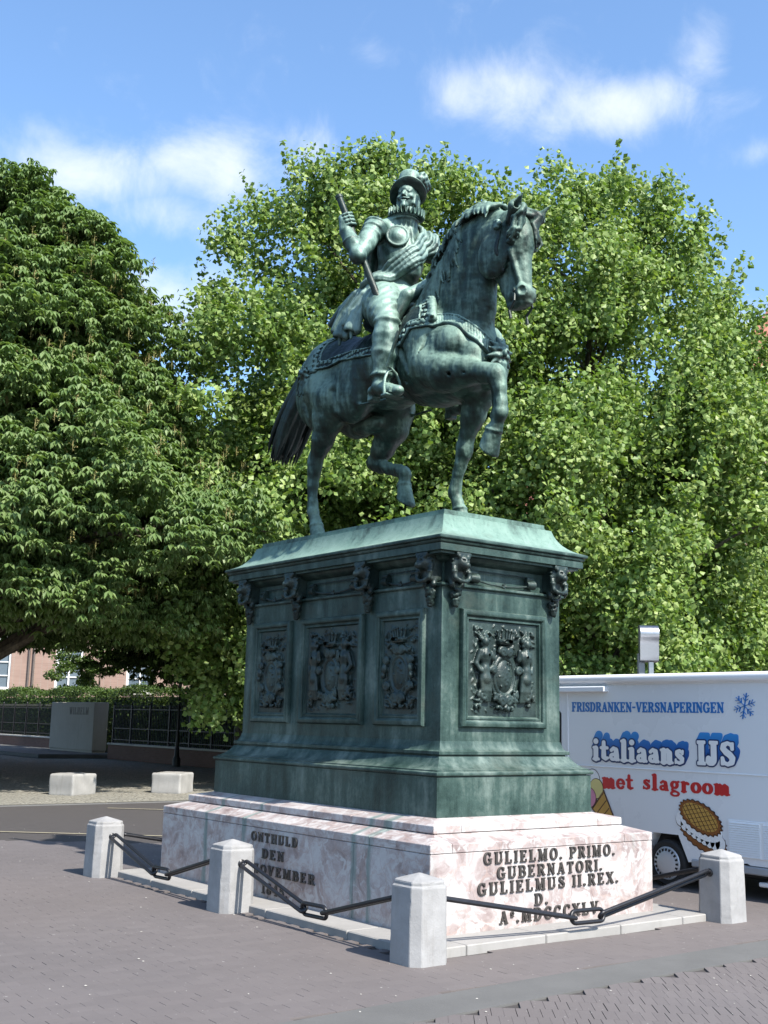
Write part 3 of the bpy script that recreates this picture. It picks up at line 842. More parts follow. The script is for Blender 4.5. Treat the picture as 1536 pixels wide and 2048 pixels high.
for txt, y0, y1, z, hgt in (('ONTHULD',.40,-.375,.484,.085), ('DEN',.205,-.165,.342,.085), ('17.NOVEMBER',.63,-.66,.200,.085), ('1845.',.19,-.24,.036,.095)):
    ln = bpy.data.objects.new('inscription_line', None); link(ln, BASE)
    write(txt, ln, M_LETTER, (xl-.001, y0, z), (0,-1,0), (0,0,1), hgt, y0-y1, depth_m=.012, key='ins', grow=.018)

# ------------------------------------------------------------------ bronze pedestal
PED = thing('bronze_pedestal', 'tall green bronze pedestal with relief panels, consoles and a sloping pale green top', 'pedestal')
def rings(name, prof, mat, smooth='auto'):
    mb = MB(); rect_rings(mb, [(A0+o, B0_+o, z) for o, z in prof])
    return mb.build(name, mat, PED, smooth=smooth)
rings('plinth', [(.197,.832),(.197,1.163)], M_PED)
rings('base_moulding', [(.12,1.158),(.168,1.160),(.168,1.169),(.206,1.170),(.214,1.176),(.217,1.187),(.214,1.198),(.206,1.204),(.190,1.205),(.186,1.208),(.186,1.217),(.158,1.226),(.122,1.247),(.092,1.274),(.070,1.304),(.058,1.324),(.034,1.326),(.034,1.336),(.058,1.337),(.063,1.342),(.063,1.366),(.056,1.372),(.040,1.374),(.034,1.378),(.020,1.398),(.010,1.425),(.004,1.452),(-.05,1.453)], M_PED)
rings('body', [(-.001,1.44),(-.001,2.778)], M_PED)
rings('frieze', [(-.02,2.770),(.022,2.776),(.030,2.784),(.030,2.800),(.014,2.806),(-.030,2.808),(-.030,2.985),(.0,2.992),(.03,3.005),(.05,3.03),(.06,3.045),(-.1,3.046)], M_PED)
rings('cornice', [(-.05,3.040),(.125,3.043),(.125,3.060),(.150,3.062),(.158,3.066),(.158,3.122),(.146,3.123),(.146,3.132),(.164,3.133),(.172,3.142),(.174,3.150),(.162,3.151),(.162,3.158),(.184,3.160),(.191,3.166),(.193,3.176),(.190,3.186),(.184,3.190),(.0,3.191)], M_PED)
ROOF = rings('sloping_top', [(.10,3.187),(.178,3.193),(.150,3.201),(.118,3.213),(.085,3.230),(.054,3.252),(.026,3.278),(.002,3.308),(-.018,3.340),(-.034,3.374),(-.046,3.408),(-.050,3.424),(-.084,3.428),(-.092,3.430),(-.092,3.445),(-.098,3.447),(-.098,3.478)], M_ROOF)
# panel frames and reliefs
def frame(w, hgt, name='panel_frame'):
    """mitred frame, centre at the origin, lying in X-Z, front towards -Y"""
    mb = MB()
    prof = [(-.004,.0),(0,-.030),(.008,-.044),(.024,-.050),(.044,-.046),(.054,-.036),(.058,-.016),(.068,-.012),(.070,-.022),(.084,-.024),(.088,-.008),(.100,.004),(.104,.022)]
    for o, y in prof:
        a, b = w/2-o, hgt/2-o
        mb.v += [(-a,y,-b),(a,y,-b),(a,y,b),(-a,y,b)]
    for i in range(len(prof)-1):
        for k in range(4):
            l = (k+1) % 4; mb.f.append((4*i+k, 4*i+l, 4*i+4+l, 4*i+4+k))
    return mb.mesh(name, 'auto')
def relief(w, hgt, wide, seed):
    """coat of arms with crown, scrolls and supporters"""
    h = .0068; rg = random.Random(seed)
    C = Clay((-w/2,-.085,-hgt/2), (w/2,.03,hgt/2), h)
    C.box((0,.035,0), (w/2+.05,.035,hgt/2+.05), .001, 0)
    sx = .105 if wide else .10
    MZ = [(0,0,1),(1,0,0),(0,-1,0)]
    C.ell((0,.0,-.06), (sx,.045,.155), .01)
    C.torus((0,-.014,-.06), sx+.016, .017, .004, MZ, e=1.42)
    C.torus((0,-.008,-.06), sx+.050, .014, .004, MZ, e=1.34)
    C.cone((0,-.044,-.19), .003, (0,-.044,.07), .003, .004); C.cone((-.09,-.040,-.06), .003, (.09,-.040,-.06), .003, .004)      # charges
    for k in range(8): C.ell((rg.uniform(-.06,.06),-.041,rg.uniform(-.17,.06)), (.014,.007,.012), .004)
    for k in range(150 if wide else 90):                                                                                    # leafy ground
        bx, bz, an = rg.uniform(-w/2+.03,w/2-.03), rg.uniform(-hgt/2+.03,hgt/2-.03), rg.random()*6
        C.ell((bx,.0,bz), (rg.uniform(.018,.034),.012,.009), .004, [(math.cos(an),0,math.sin(an)),(0,1,0),(-math.sin(an),0,math.cos(an))])
    zt = hgt/2-.115
    C.torus((0,-.005,zt-.05), .075, .018, .01, [(1,0,0),(0,1,0),(0,0,1)])                          # crown
    for i in range(5):
        a = (i-2)/2; C.cone((a*.062,-.040+.012*abs(a),zt-.05), .014, (a*.092,-.045+.02*abs(a),zt+.04-.012*abs(a)), .010, .008)
        C.ell((a*.094,-.048+.02*abs(a),zt+.05-.012*abs(a)), (.016,.014,.016), .004)
    C.box((0,-.02,zt-.065), (.08,.035,.016), .008, .008)
    def volute(x, z, s, r0, turns=1.6, y=-.03):
        P = []
        for i in range(22):
            t = i/21; a = t*turns*2*math.pi; r = r0*(1-.8*t)
            P.append(((x+s*r*math.cos(a), y-.012*t, z+r*math.sin(a)), .016*(1-.4*t)+.004))
        C.chain(P, .004)
    volute(-.03, .155, -1, .045); volute(.045, .15, 1, .038)
    volute(-.04, -.275, -1, .045); volute(.04, -.275, 1, .045)
    for s in (-1, 1):
        if wide:
            x = s*.255
            C.ell((x,-.045,.235), (.036,.035,.045), .012)                                          # supporter's head
            for k in range(8): a = rg.random()*6.28; C.ell((x+.04*math.cos(a),-.03,.25+.045*math.sin(a)), (.02,.02,.02), .01)
            C.cone((x*.97,-.035,.195), .024, (x*.97,-.035,.16), .03, .02)
            C.ell((x*.97,-.035,.105), (.062,.045,.075), .03)
            C.ell((x*.92,-.065,.12), (.022,.022,.022), .012); C.ell((x*1.06,-.062,.12), (.022,.022,.022), .012)
            C.ell((x*.99,-.035,-.005), (.048,.042,.06), .03)
            C.ell((x*.97,-.038,-.085), (.062,.045,.06), .03)
            C.chain([((x*1.18,-.03,.15),.026), ((x*1.34,-.02,.04),.022), ((x*1.2,-.045,-.02),.02)], .012)
            C.chain([((x*.80,-.03,.15),.026), ((x*.62,-.04,.09),.022), ((x*.62,-.05,.17),.02)], .012)
            for k in range(6): C.chain([((x*(.8+.07*k),-.04,-.10),.022), ((x*(.76+.07*k),-.04,-.19),.02), ((x*(.72+.04*k),-.03,-.28),.012)], .006)
            for k in range(16): C.ell((s*(.12+rg.uniform(-.03,.03)),-.045,-.235+rg.uniform(-.05,.05)), (.016,.018,.016), .003)   # fruit
            volute(s*.27, -.235, s, .05, 1.4); volute(s*.155, -.01, s, .035, 1.3, -.04)
            for k in range(9):
                bx, bz = s*rg.uniform(.26,.36), rg.uniform(-.34,-.16)
                C.ell((bx,-.02,bz), (.028,.022,.014), .006, [(math.cos(k),0,math.sin(k)),(0,1,0),(-math.sin(k),0,math.cos(k))])
            for k in range(10):
                bx, bz = s*rg.uniform(.16,.36), rg.uniform(.22,.36)
                C.ell((bx,-.012,bz), (.030,.020,.012), .006, [(math.cos(k*2),0,math.sin(k*2)),(0,1,0),(-math.sin(k*2),0,math.cos(k*2))])
        else:
            C.ell((s*.185,-.035,-.01), (.03,.035,.045), .012); C.ell((s*.20,-.04,-.07), (.022,.03,.03), .01)
            volute(s*.17, .06, s, .032, 1.3); volute(s*.16, -.17, s, .04, 1.4)
            for k in range(10):
                bx, bz = s*rg.uniform(.08,.21), rg.uniform(-.36,-.24)
                C.ell((bx,-.018,bz), (.028,.022,.013), .006, [(math.cos(k),0,math.sin(k)),(0,1,0),(-math.sin(k),0,math.cos(k))])
            for k in range(9):
                bx, bz = s*rg.uniform(.10,.21), rg.uniform(.14,.36)
                C.ell((bx,-.012,bz), (.028,.020,.012), .006, [(math.cos(k*2),0,math.sin(k*2)),(0,1,0),(-math.sin(k*2),0,math.cos(k*2))])
    for k in range(14): C.ell((rg.uniform(-.10,.10),-.035,-.325+rg.uniform(-.03,.03)), (.022,.022,.014), .005, [(math.cos(k),0,math.sin(k)),(0,1,0),(-math.sin(k),0,math.cos(k))])
    return C.mesh('relief')
PH = 1.02
FRW, FRN = frame(1.04, PH), frame(.70, PH)
RLW, RLN = relief(.84, .83, True, 2), relief(.50, .83, False, 5)
ZC = 2.082
def panel(p, rz, wide):
    f = mesh_obj('panel_frame', FRW if wide else FRN, M_PED, PED, p, (0,0,rz))
    mesh_obj('relief', RLW if wide else RLN, M_RELIEF, f)
for x, wide in ((0, True),):
    panel((x, -B0_, ZC), 0, wide); panel((x, B0_, ZC), math.pi, wide)
for y, wide in ((-1.063, False), (0, True), (1.056, False)):
    panel((-A0, y, ZC), -math.pi/2, wide); panel((A0, y, ZC), math.pi/2, wide)
# consoles: lion masks holding a ring, with bunches of grapes below
C = Clay((-.15,-.26,-.16), (.15,.04,.18), .0075)
C.box((0,-.03,.03), (.075,.07,.115), .02, .01)
C.ell((0,-.135,.075), (.062,.06,.065), .02); C.ell((0,-.185,.045), (.034,.035,.030), .015); C.ell((0,-.20,.058), (.018,.018,.014), .006)
for s in (-1, 1):
    C.ell((s*.028,-.18,.092), (.016,.012,.010), .006, op='cut'); C.ell((s*.05,-.15,.125), (.022,.02,.022), .01)
    for k in range(6):
        a = .4+k*.42; C.chain([((s*math.sin(a)*.05,-.12,.07+math.cos(a)*.05), .022), ((s*math.sin(a)*.09,-.10,.07+math.cos(a)*.09), .014)], .01)
    C.chain([((s*.075,-.10,.05), .020), ((s*.082,-.12,-.01), .024), ((s*.08,-.13,-.06), .020), ((s*.04,-.145,-.085), .018), ((0,-.15,-.09), .017)], .008)
    C.ell((s*.082,-.12,-.005), (.030,.030,.018), .006)
    C.chain([((s*.05,-.03,-.06), .03), ((s*.06,-.06,-.11), .022), ((s*.03,-.05,-.14), .014)], .01)
C.box((0,-.06,.145), (.085,.10,.02), .008, .006)
CON = C.mesh('console')
C = Clay((-.11,-.13,-.22), (.11,.02,.06), .0065)
rg = random.Random(4)
C.cone((0,-.03,.05), .016, (0,-.04,-.02), .02, .01)
for k in range(70):
    t = rg.random()**.8; w = .062*(1-.75*t)*(.5+.5*min(1,t*6)); a = rg.random()*math.pi
    C.ell((w*math.cos(a)*1.0, -.03-.055*math.sin(a)*(1-.5*t), -.01-.155*t), (.0165,.0165,.0165), .002)
for s in (-1, 1): C.ell((s*.045,-.045,.01), (.035,.012,.022), .006)
GRP = C.mesh('grape_cluster')
cons = []
for x in (-.604, .604):
    cons += [((x,-B0_+.005,2.90), 0), ((x,B0_-.005,2.90), math.pi)]
for y in (-1.50, -.598, .598, 1.50):
    cons += [((-A0+.005,y,2.90), -math.pi/2), ((A0-.005,y,2.90), math.pi/2)]
for p, rz in cons:
    c = mesh_obj('console', CON, M_RELIEF, PED, p, (0,0,rz))
    mesh_obj('grape_cluster', GRP, M_DARKB, c, (0, 0, -.13))
# frieze scrolls between the consoles
for (cx, cy, rz, L) in ((0,-B0_,0,.70), (-A0,-1.05,-math.pi/2,.42), (-A0,0,-math.pi/2,.70), (-A0,1.05,-math.pi/2,.42), (0,B0_,math.pi,.70), (A0,0,math.pi/2,.70)):
    mb = MB(); d = -.005
    mb.tube([(-L/2,d,-.01),(-L/4,d,-.035),(0,d,-.045),(L/4,d,-.035),(L/2,d,-.01)], .010, 8)
    mb.tube([(-L/2+.02,d,.07),(L/2-.02,d,.07)], .006, 8)
    for s in (-1, 1):
        mb.tube([(s*L/2-.06,d,.0),(s*L/2+.03,d,.0)], [.030,.044], 12); mb.tube([(s*L/2-.06,d+.005,.05),(s*L/2+.02,d+.005,.05)], .022, 10)
    for k in range(5):
        a = k*1.256; mb.tube([(0,d,-.04),(.026*math.cos(a),d-.012,-.04+.026*math.sin(a))], [.014,.008], 8)
    mb.build('frieze_scroll', M_RELIEF, PED, smooth='auto', loc=(cx, cy, 2.87), rot=(0,0,rz))

# ------------------------------------------------------------------ bollards and chains
def octa(a, c): return [(-a,-a+c),(-a+c,-a),(a-c,-a),(a,-a+c),(a,a-c),(a-c,a),(-a+c,a),(-a,a-c)]
def bollard_mesh(seed):
    rg = random.Random(seed)
    mb = MB()
    levels = [(.172,.062,GZ-.03),(.172,.062,-.02),(.168,.06,.20),(.164,.058,.458),(.160,.056,.468),(.152,.052,.470),(.151,.052,.476),(.151,.052,.497),(.146,.050,.503)]
    for a, c, z in levels: mb.v += [(x+rg.uniform(-.0018,.0018), y+rg.uniform(-.0018,.0018), z) for x, y in octa(a, c)]
    n = len(levels)
    for i in range(n-1):
        for k in range(8):
            l = (k+1) % 8; mb.f.append((8*i+k, 8*i+l, 8*i+8+l, 8*i+8+k))
    mb.v.append((0,0,.550)); t = len(mb.v)-1
    for k in range(8): mb.f.append((8*(n-1)+k, 8*(n-1)+(k+1) % 8, t))
    mb.f.append(tuple(reversed(range(8))))
    me = mb.mesh('bollard')
    bm = bmesh.new(); bm.from_mesh(me)
    bmesh.ops.bevel(bm, geom=[e for e in bm.edges if e.calc_face_angle(0) > R(12)], offset=.005, segments=1, affect='EDGES')
    bmesh.ops.subdivide_edges(bm, edges=[e for e in bm.edges if e.calc_length() > .12], cuts=5, use_grid_fill=True)
    for v in bm.verts:                                   # chipped arrises
        if rg.random() < .10:
            v.co.x *= 1-rg.random()*.018; v.co.y *= 1-rg.random()*.018
    bmesh.ops.recalc_face_normals(bm, faces=bm.faces)
    bm.to_mesh(me); bm.free()
    return me
bol = [((-1.75,-2.60), 'chipped pale stone bollard at the near corner of the monument'),
       ((-1.75,0.0), 'pale stone bollard midway along the long inscribed side'),
       ((-1.75,2.62), 'farthest left of the pale stone bollards, on the long side'),
       ((1.75,-2.60), 'pale stone bollard at the right corner, in front of the white van'),
       ((1.75,0.0), 'pale stone bollard hidden behind the base, beside the van'),
       ((1.75,2.62), 'pale stone bollard at the rear corner behind the base')]
for i, ((x, y), lab) in enumerate(bol):
    b = thing('bollard', lab, 'bollard', (x, y, 0), 0, 'stone bollards around the monument')
    mesh_obj('post', bollard_mesh(10+i), M_BOLLARD, b)
def link_mesh(L, w, r, n=10):
    mb = MB(); P = []
    for k in range(n+1): a = -math.pi/2+math.pi*k/n; P.append((L/2-w+w*math.cos(a), w*math.sin(a), 0))
    for k in range(n+1): a = math.pi/2+math.pi*k/n; P.append((-L/2+w+w*math.cos(a), w*math.sin(a), 0))
    mb.tube(P, r, 10, closed=True)
    return mb.mesh('link', True)
def chain(p, q, label):
    p, q = Vector(p), Vector(q)
    t = thing('chain', label, 'chain', ((p.x+q.x)/2, (p.y+q.y)/2, 0), 0, 'iron chains between the bollards')
    O = Vector(t.location); d = (q-p); L = d.length; d.normalize()
    a, b = p+d*.175, q-d*.175
    S = .40 if L > 3 else .36; zl = .115
    m0 = (p+q)/2-d*(S/2-.03); m0.z = zl; m1 = (p+q)/2+d*(S/2-.03); m1.z = zl-.006
    a.z = b.z = .355
    for w, dr in ((a, d), (b, -d)):
        mb = MB(); mb.lathe([(.0,-.004),(.034,-.003),(.036,.003),(.026,.010),(.018,.014)], (0,0,0), 14)
        e = mb.build('eye_bolt', M_IRON, t, smooth='auto', loc=w-O-dr*.008); e.rotation_euler = dr.to_track_quat('Z','Y').to_euler()
        mb = MB(); mb.tube([(.026*math.cos(k*.5236),.026*math.sin(k*.5236),0) for k in range(12)], .011, 8, closed=True)
        rg_ = mb.build('ring', M_IRON, e, smooth=True, loc=(0,0,.034)); rg_.rotation_euler = (math.pi/2, 0, .6)
    def lay(u, v, wd, roll):
        dv = v-u; ln = dv.length+.05
        o = mesh_obj('link', link_mesh(ln, wd, .0165), M_IRON, t, (u+v)/2-O)
        qx = dv.to_track_quat('X', 'Z'); o.rotation_mode = 'QUATERNION'
        from mathutils import Quaternion
        o.rotation_quaternion = qx @ Quaternion((1,0,0), roll)
    lay(a+d*.05, m0+d*.0, .026, R(6)); lay(m0+d*.005, m1-d*.005, .046, R(80)); lay(m1, b-d*.05, .030, R(-50))
chain((-1.75,-2.60,0), (1.75,-2.60,0), 'black iron chain hanging before the front inscription')
chain((-1.75,-2.60,0), (-1.75,0,0), 'black iron chain between the near and the middle bollard')
chain((-1.75,0,0), (-1.75,2.62,0), 'black iron chain between the middle and the far left bollard')
chain((1.75,-2.60,0), (1.75,0,0), 'black iron chain running back from the right corner bollard')
chain((-1.75,2.62,0), (1.75,2.62,0), 'black iron chain running behind the base from the far left bollard')

# ------------------------------------------------------------------ the equestrian statue
STATUE = thing('equestrian_statue', 'green weathered bronze horseman on a prancing horse atop the tall pedestal', 'statue', (0, 0, 3.478))
SO = np.array((0, 0, 3.478))
def bronze_part(name, clay, mat, parent, relax=1):
    me = clay.mesh(name, relax)
    me.transform(Matrix.Translation((0, 0, -3.478)))
    return mesh_obj(name, me, mat, parent)

K = Clay((-.62, -2.15, 3.46), (.62, 1.72, 6.66), .0105)
# trunk
K.ell((0, .10, 5.26), (.41, .95, .425), .1)
K.ell((0, -.72, 5.20), (.40, .55, .50), .12)
K.ell((0, -1.04, 5.10), (.31, .42, .38), .10)
K.ell((0, .95, 5.34), (.41, .57, .47), .12)
K.ell((0, 1.14, 5.49), (.32, .38, .34), .10)
K.ell((0, -.35, 5.55), (.19, .5, .25), .12)
for s in (-1, 1):
    K.ell((s*.27, -.70, 5.22), (.17, .34, .44), .07)                 # shoulder blade
    K.ell((s*.25, -1.08, 5.18), (.15, .26, .20), .05)                # point of the shoulder
    K.ell((s*.13, -1.32, 5.00), (.15, .16, .24), .05)                # breast muscle
    K.ell((s*.25, .98, 5.18), (.20, .44, .46), .08)                  # haunch
    K.ell((s*.24, 1.18, 5.22), (.15, .26, .36), .07)
    K.ell((s*.26, .42, 5.00), (.17, .30, .30), .08)                  # flank
# neck, head turned a little to the right
K.chain([((0,-.62,5.45), .43), ((-.01,-.92,5.72), .35), ((-.02,-1.12,5.98), .295), ((-.02,-1.28,6.22), .26), ((-.02,-1.46,6.34), .19)], .08, (.56,1,1))
K.chain([((0,-1.15,5.25), .27), ((-.01,-1.23,5.60), .205), ((-.01,-1.32,5.95), .175)], .08, (.70,1,1))
ha = R(-6)
HF = np.array((-math.sin(ha), -math.cos(ha), 0)); HL = np.array((math.cos(ha), -math.sin(ha), 0)); HU = np.array((0, 0, 1.0))
HO = np.array((.005, -1.85, 6.045))                                    # between the eyes
def H(l, f, u): return HO+HL*l*1.25+HF*f*(1.28 if f < 0 else 1.2)+HU*u*1.12
def HE(l, f, u, r, k, op='add'): K.ell(H(l, f, u), (r[0]*1.20, r[1]*1.25, r[2]*1.12), k, [HL, HF, HU], op)
HE(0,-.14,.14, (.135,.20,.20), .06)                                   # brain case
HE(0,-.03,.02, (.125,.115,.19), .05)                                   # forehead
K.cone(H(0,-.04,.02), .150, H(0,-.03,-.42), .100, .04, (.74,1,1))               # nose bridge
K.cone(H(0,-.01,-.10), .080, H(0,.04,-.42), .060, .04)
for s in (-1, 1):
    HE(s*.090,-.200,-.06, (.062,.155,.215), .016)                     # cheek disc
    HE(s*.128,.012,.032, (.042,.062,.030), .02)                       # brow
    HE(s*.132,-.010,-.018, (.022,.040,.027), .006)                    # eyeball
    K.cone(H(s*.105,-.03,-.09), .030, H(s*.06,.02,-.36), .022, .025)  # facial crest
    HE(s*.066,.040,-.445, (.040,.055,.064), .022)                     # nostril wing
K.cone(H(0,-.20,-.14), .11, H(0,-.09,-.48), .066, .04, (.8,1,1))                # jaw
HE(0,.0,-.47, (.088,.098,.075), .04)                                  # muzzle
HE(0,-.06,-.535, (.058,.066,.034), .03)                               # chin
HE(0,.02,-.535, (.066,.060,.030), .03)                              # upper lip
for s in (-1, 1):
    HE(s*.092,.078,-.450, (.030,.034,.044), .010, 'cut')
    HE(s*.156,-.015,-.055, (.030,.055,.018), .02, 'cut')
K.cone(H(-.11,-.02,-.520), .005, H(-.06,.06,-.525), .005, .008, (1,1,1), 'cut')
for s in (-1, 1):                                                      # ears
    K.chain([(H(s*.105,-.02,.19),.055), (H(s*.145,.05,.265),.058), (H(s*.158,.135,.350),.010)], .03)
    K.chain([(H(s*.150,.055,.235),.020), (H(s*.175,.10,.275),.032), (H(s*.170,.15,.335),.008)], .008, (1,1,1), 'cut')
# legs: tapering columns with flat-planed joints, tendons and flat-soled hooves
def _axes(d):
    d = np.array(d, float); d /= np.linalg.norm(d)
    a = np.cross(d, (1,0,0)); a /= np.linalg.norm(a)
    return [np.cross(a, d), a, d]
def along(a, b, r, w, t=.5, k=.03):
    """an elongated muscle or joint between a and b"""
    a = np.array(a, float); b = np.array(b, float)
    K.ell(a+(b-a)*t, (r[0], r[1], np.linalg.norm(b-a)*w), k, _axes(b-a))
def hoof(c, sole, width, nrm=None):
    """hoof from the coronet c down to the flat sole"""
    c = np.array(c, float); t = np.array(sole, float); d = (t-c); L = np.linalg.norm(d); d = d/L
    K.cone(c-d*.01, width*.80, t+d*.03, width*1.10, .008)
    K.torus(c-d*.012, width*.76, .014, .010, _axes(d))
    e = width*1.4
    n = d if nrm is None else np.array(nrm, float)/np.linalg.norm(nrm)
    K.cut(t-e, t+e+d*.06, lambda X, Y, Z: (X-t[0])*n[0]+(Y-t[1])*n[1]+(Z-t[2])*n[2], .006)
# front right leg, raised
K.chain([((-.27,-.86,5.02), .22), ((-.28,-1.10,4.90), .18), ((-.255,-1.36,4.855), .122), ((-.215,-1.60,4.80), .088), ((-.20,-1.71,4.77), .092)], .06)
along((-.27,-.95,4.80), (-.25,-1.45,4.79), (.11,.085), .5)
along((-.27,-1.02,5.0), (-.24,-1.52,4.88), (.09,.07), .5)
along((-.20,-1.66,4.84), (-.20,-1.77,4.66), (.082,.088), .62, .5, .025)
K.chain([((-.20,-1.73,4.74), .080), ((-.20,-1.765,4.62), .060), ((-.20,-1.78,4.48), .056), ((-.20,-1.78,4.40), .064)], .04)
K.cone((-.20,-1.69,4.66), .030, (-.20,-1.715,4.40), .030, .03)
along((-.20,-1.785,4.46), (-.20,-1.765,4.32), (.070,.066), .55, .5, .03)
K.cone((-.20,-1.71,4.40), .036, (-.20,-1.68,4.36), .030, .025)
K.chain([((-.20,-1.765,4.36), .060), ((-.20,-1.715,4.26), .058), ((-.20,-1.69,4.20), .070)], .03)
hoof((-.20,-1.69,4.23), (-.20,-1.62,4.06), .096, (0,.72,-.70))
# front left leg, standing
K.chain([((.24,-.92,5.00), .20), ((.20,-1.06,4.80), .155), ((.18,-.99,4.58), .112), ((.18,-.88,4.34), .078)], .06)
along((.18,-.91,4.38), (.18,-.84,4.14), (.082,.078), .55, .5, .03)
K.chain([((.18,-.86,4.28), .072), ((.18,-.815,4.12), .054), ((.18,-.745,3.92), .050), ((.18,-.725,3.86), .056)], .04)
K.cone((.18,-.755,4.12), .028, (.18,-.675,3.88), .028, .03)
along((.18,-.735,3.92), (.18,-.735,3.78), (.064,.062), .55, .5, .03)
K.cone((.18,-.68,3.86), .034, (.18,-.675,3.82), .028, .025)
K.chain([((.18,-.735,3.83), .056), ((.18,-.785,3.72), .056), ((.18,-.805,3.66), .070)], .03)
hoof((.18,-.81,3.655), (.18,-.85,3.475), .088)
# hind right leg, standing
K.chain([((-.25,.92,5.15), .27), ((-.28,.72,4.98), .22), ((-.31,.79,4.80), .160), ((-.32,.88,4.58), .108), ((-.32,.99,4.38), .074)], .07)
along((-.30,.60,5.15), (-.31,.66,4.75), (.12,.15), .5, .5, .06)
along((-.32,.97,4.44), (-.32,1.03,4.20), (.066,.086), .55, .5, .03)
K.chain([((-.32,1.015,4.32), .070), ((-.32,1.025,4.10), .052), ((-.32,1.02,3.90), .050), ((-.32,1.015,3.83), .058)], .04)
K.cone((-.32,1.00,4.62), .034, (-.32,1.09,4.39), .040, .03)
K.cone((-.32,1.09,4.37), .034, (-.32,1.075,3.86), .030, .03)
along((-.32,1.02,3.88), (-.32,1.0,3.74), (.064,.062), .55, .5, .03)
K.chain([((-.32,1.01,3.80), .056), ((-.32,.96,3.70), .056), ((-.32,.94,3.65), .070)], .03)
hoof((-.32,.935,3.645), (-.32,.89,3.475), .088)
# hind left leg, lifted
K.chain([((.24,.80,5.10), .27), ((.25,.38,4.92), .22), ((.25,.40,4.72), .175), ((.25,.55,4.52), .115), ((.25,.67,4.41), .080)], .07)
along((.25,.76,4.43), (.25,.50,4.30), (.070,.080), .55, .5, .03)
K.chain([((.25,.66,4.37), .072), ((.25,.45,4.30), .056), ((.25,.24,4.24), .054), ((.25,.17,4.21), .062)], .04)
K.cone((.25,.60,4.60), .034, (.25,.785,4.41), .038, .03)
K.cone((.25,.76,4.37), .034, (.25,.22,4.18), .030, .03)
along((.25,.22,4.23), (.25,.12,4.14), (.066,.064), .6, .5, .03)
K.chain([((.25,.14,4.18), .060), ((.25,.16,4.09), .056), ((.25,.165,4.04), .068)], .03)
hoof((.25,.165,4.05), (.25,.13,3.87), .092, (0,.55,-.83))
# sheath
K.ell((0,.50,4.72), (.10,.24,.085), .06)
# veins and muscle furrows
K.cone((-.30,-.55,5.05), .02, (-.36,-.62,4.90), .015, .02, op='cut')
K.warp((-.62,-1.0,4.7),(.62,1.3,5.6), lambda X,Y,Z: .004*np.sin(Y*11+3*np.sin(Z*4))*np.sin(Z*7+X*3))
# shoulder, elbow and stifle furrows, tendons on the lifted foreleg
for s in (-1, 1):
    K.chain([((s*.41,-.45,5.40), .018), ((s*.44,-.60,5.20), .022), ((s*.42,-.72,4.98), .018)], .04, op='cut')
    K.chain([((s*.39,-.95,5.28), .012), ((s*.42,-.90,5.10), .02), ((s*.40,-1.02,5.02), .014)], .03, op='cut')
    K.chain([((s*.43,.45,5.30), .012), ((s*.44,.55,5.05), .022), ((s*.42,.52,4.85), .016)], .05, op='cut')
    K.chain([((s*.40,1.20,5.45), .012), ((s*.43,1.10,5.15), .02), ((s*.42,1.08,4.90), .016)], .05, op='cut')
    K.chain([((s*.30,-.20,4.82), .012), ((s*.34,.20,4.84), .014)], .03)
K.chain([((-.385,-1.00,4.86), .012), ((-.372,-1.25,4.835), .012), ((-.335,-1.45,4.815), .006)], .03, op='cut')
for dx in (-.045, .0, .04): K.cone((-.20+dx,-1.80,4.66), .012, (-.20+dx*.8,-1.83,4.46), .010, .01)
K.cone((-.275,-1.76,4.64), .008, (-.262,-1.77,4.46), .008, .012, op='cut')
K.hammer(.0030, .07, .22, 3); K.hammer(.0012, .03, .06, 4)
HORSE = bronze_part('horse', K, M_STATUE, STATUE)
KH = K
HORSE['label'] = 'prancing bronze horse with arched neck, right foreleg and left hind leg lifted'
# mane: wavy locks along the crest and a parted forelock
rng = random.Random(5)
K = Clay((-.42, -2.12, 5.30), (.42, -.30, 6.68), .0105)
crest = [np.array(p) for p in ((0,-.50,5.68),(0,-.60,5.86),(-.005,-.70,6.05),(-.01,-.84,6.26),(-.02,-1.0,6.42),(-.03,-1.2,6.53),(-.035,-1.42,6.56),(-.04,-1.62,6.50))]
def crest_at(t):
    t = min(max(t, 0), .999)*(len(crest)-1); i = int(t); return crest[i]+(crest[i+1]-crest[i])*(t-i)
for i in range(46):
    t = i/45; p = crest_at(t)
    for s in (-1, 1):
        q = p+np.array((s*.03, 0, .0)); L = (.16 if s < 0 else .42)*(.7+.6*rng.random())*(1-.35*t)
        pts = [(q, .026)]
        ph = rng.random()*6
        for j in range(1, 5):
            u = j/4
            q = p+np.array((s*(.05+.14*u*(1 if s > 0 else .9)), .10*u*(1-t)+.03*math.sin(ph+5*u)+.04*t, -L*u*u*.9-.03*u+.015*math.sin(ph*2+6*u)))
            pts.append((q, .028*(1-u)**.6+.008))
        K.chain(pts, .012)
for i in range(46):                                                    # loose curls flicked off the crest
    t = rng.random()*.8; p = crest_at(t); ph = rng.random()*6
    pts = [(p+np.array((-.02,0,0)), .028)]
    for j in range(1, 5):
        u = j/4
        pts.append((p+np.array((-.06*u-.03*math.sin(ph+4*u), (.20*u)*(1-.4*t), .05*math.sin(3*u)-.20*u*u+.02*math.sin(ph+6*u))), .036*(1-u)**.8+.010))
    K.chain(pts, .010)
for i in range(70):                                                    # long locks lying on the near side of the neck
    t = .02+.62*rng.random(); p = crest_at(t); ph = rng.random()*6
    pts = [(p+np.array((-.03,0,0)), .03)]
    L = (.35+.45*rng.random())*(1-.5*t)
    for j in range(1, 7):
        u = j/6
        q = np.array((-.06-.22*u**.7, p[1]-.10*u+.025*math.sin(ph+6*u), p[2]-L*u))
        pts.append((snap(KH, q, .006), .036*(1-u)**.8+.009))
    K.chain(pts, .006)
bronze_part('mane', K, M_STATUE, HORSE)
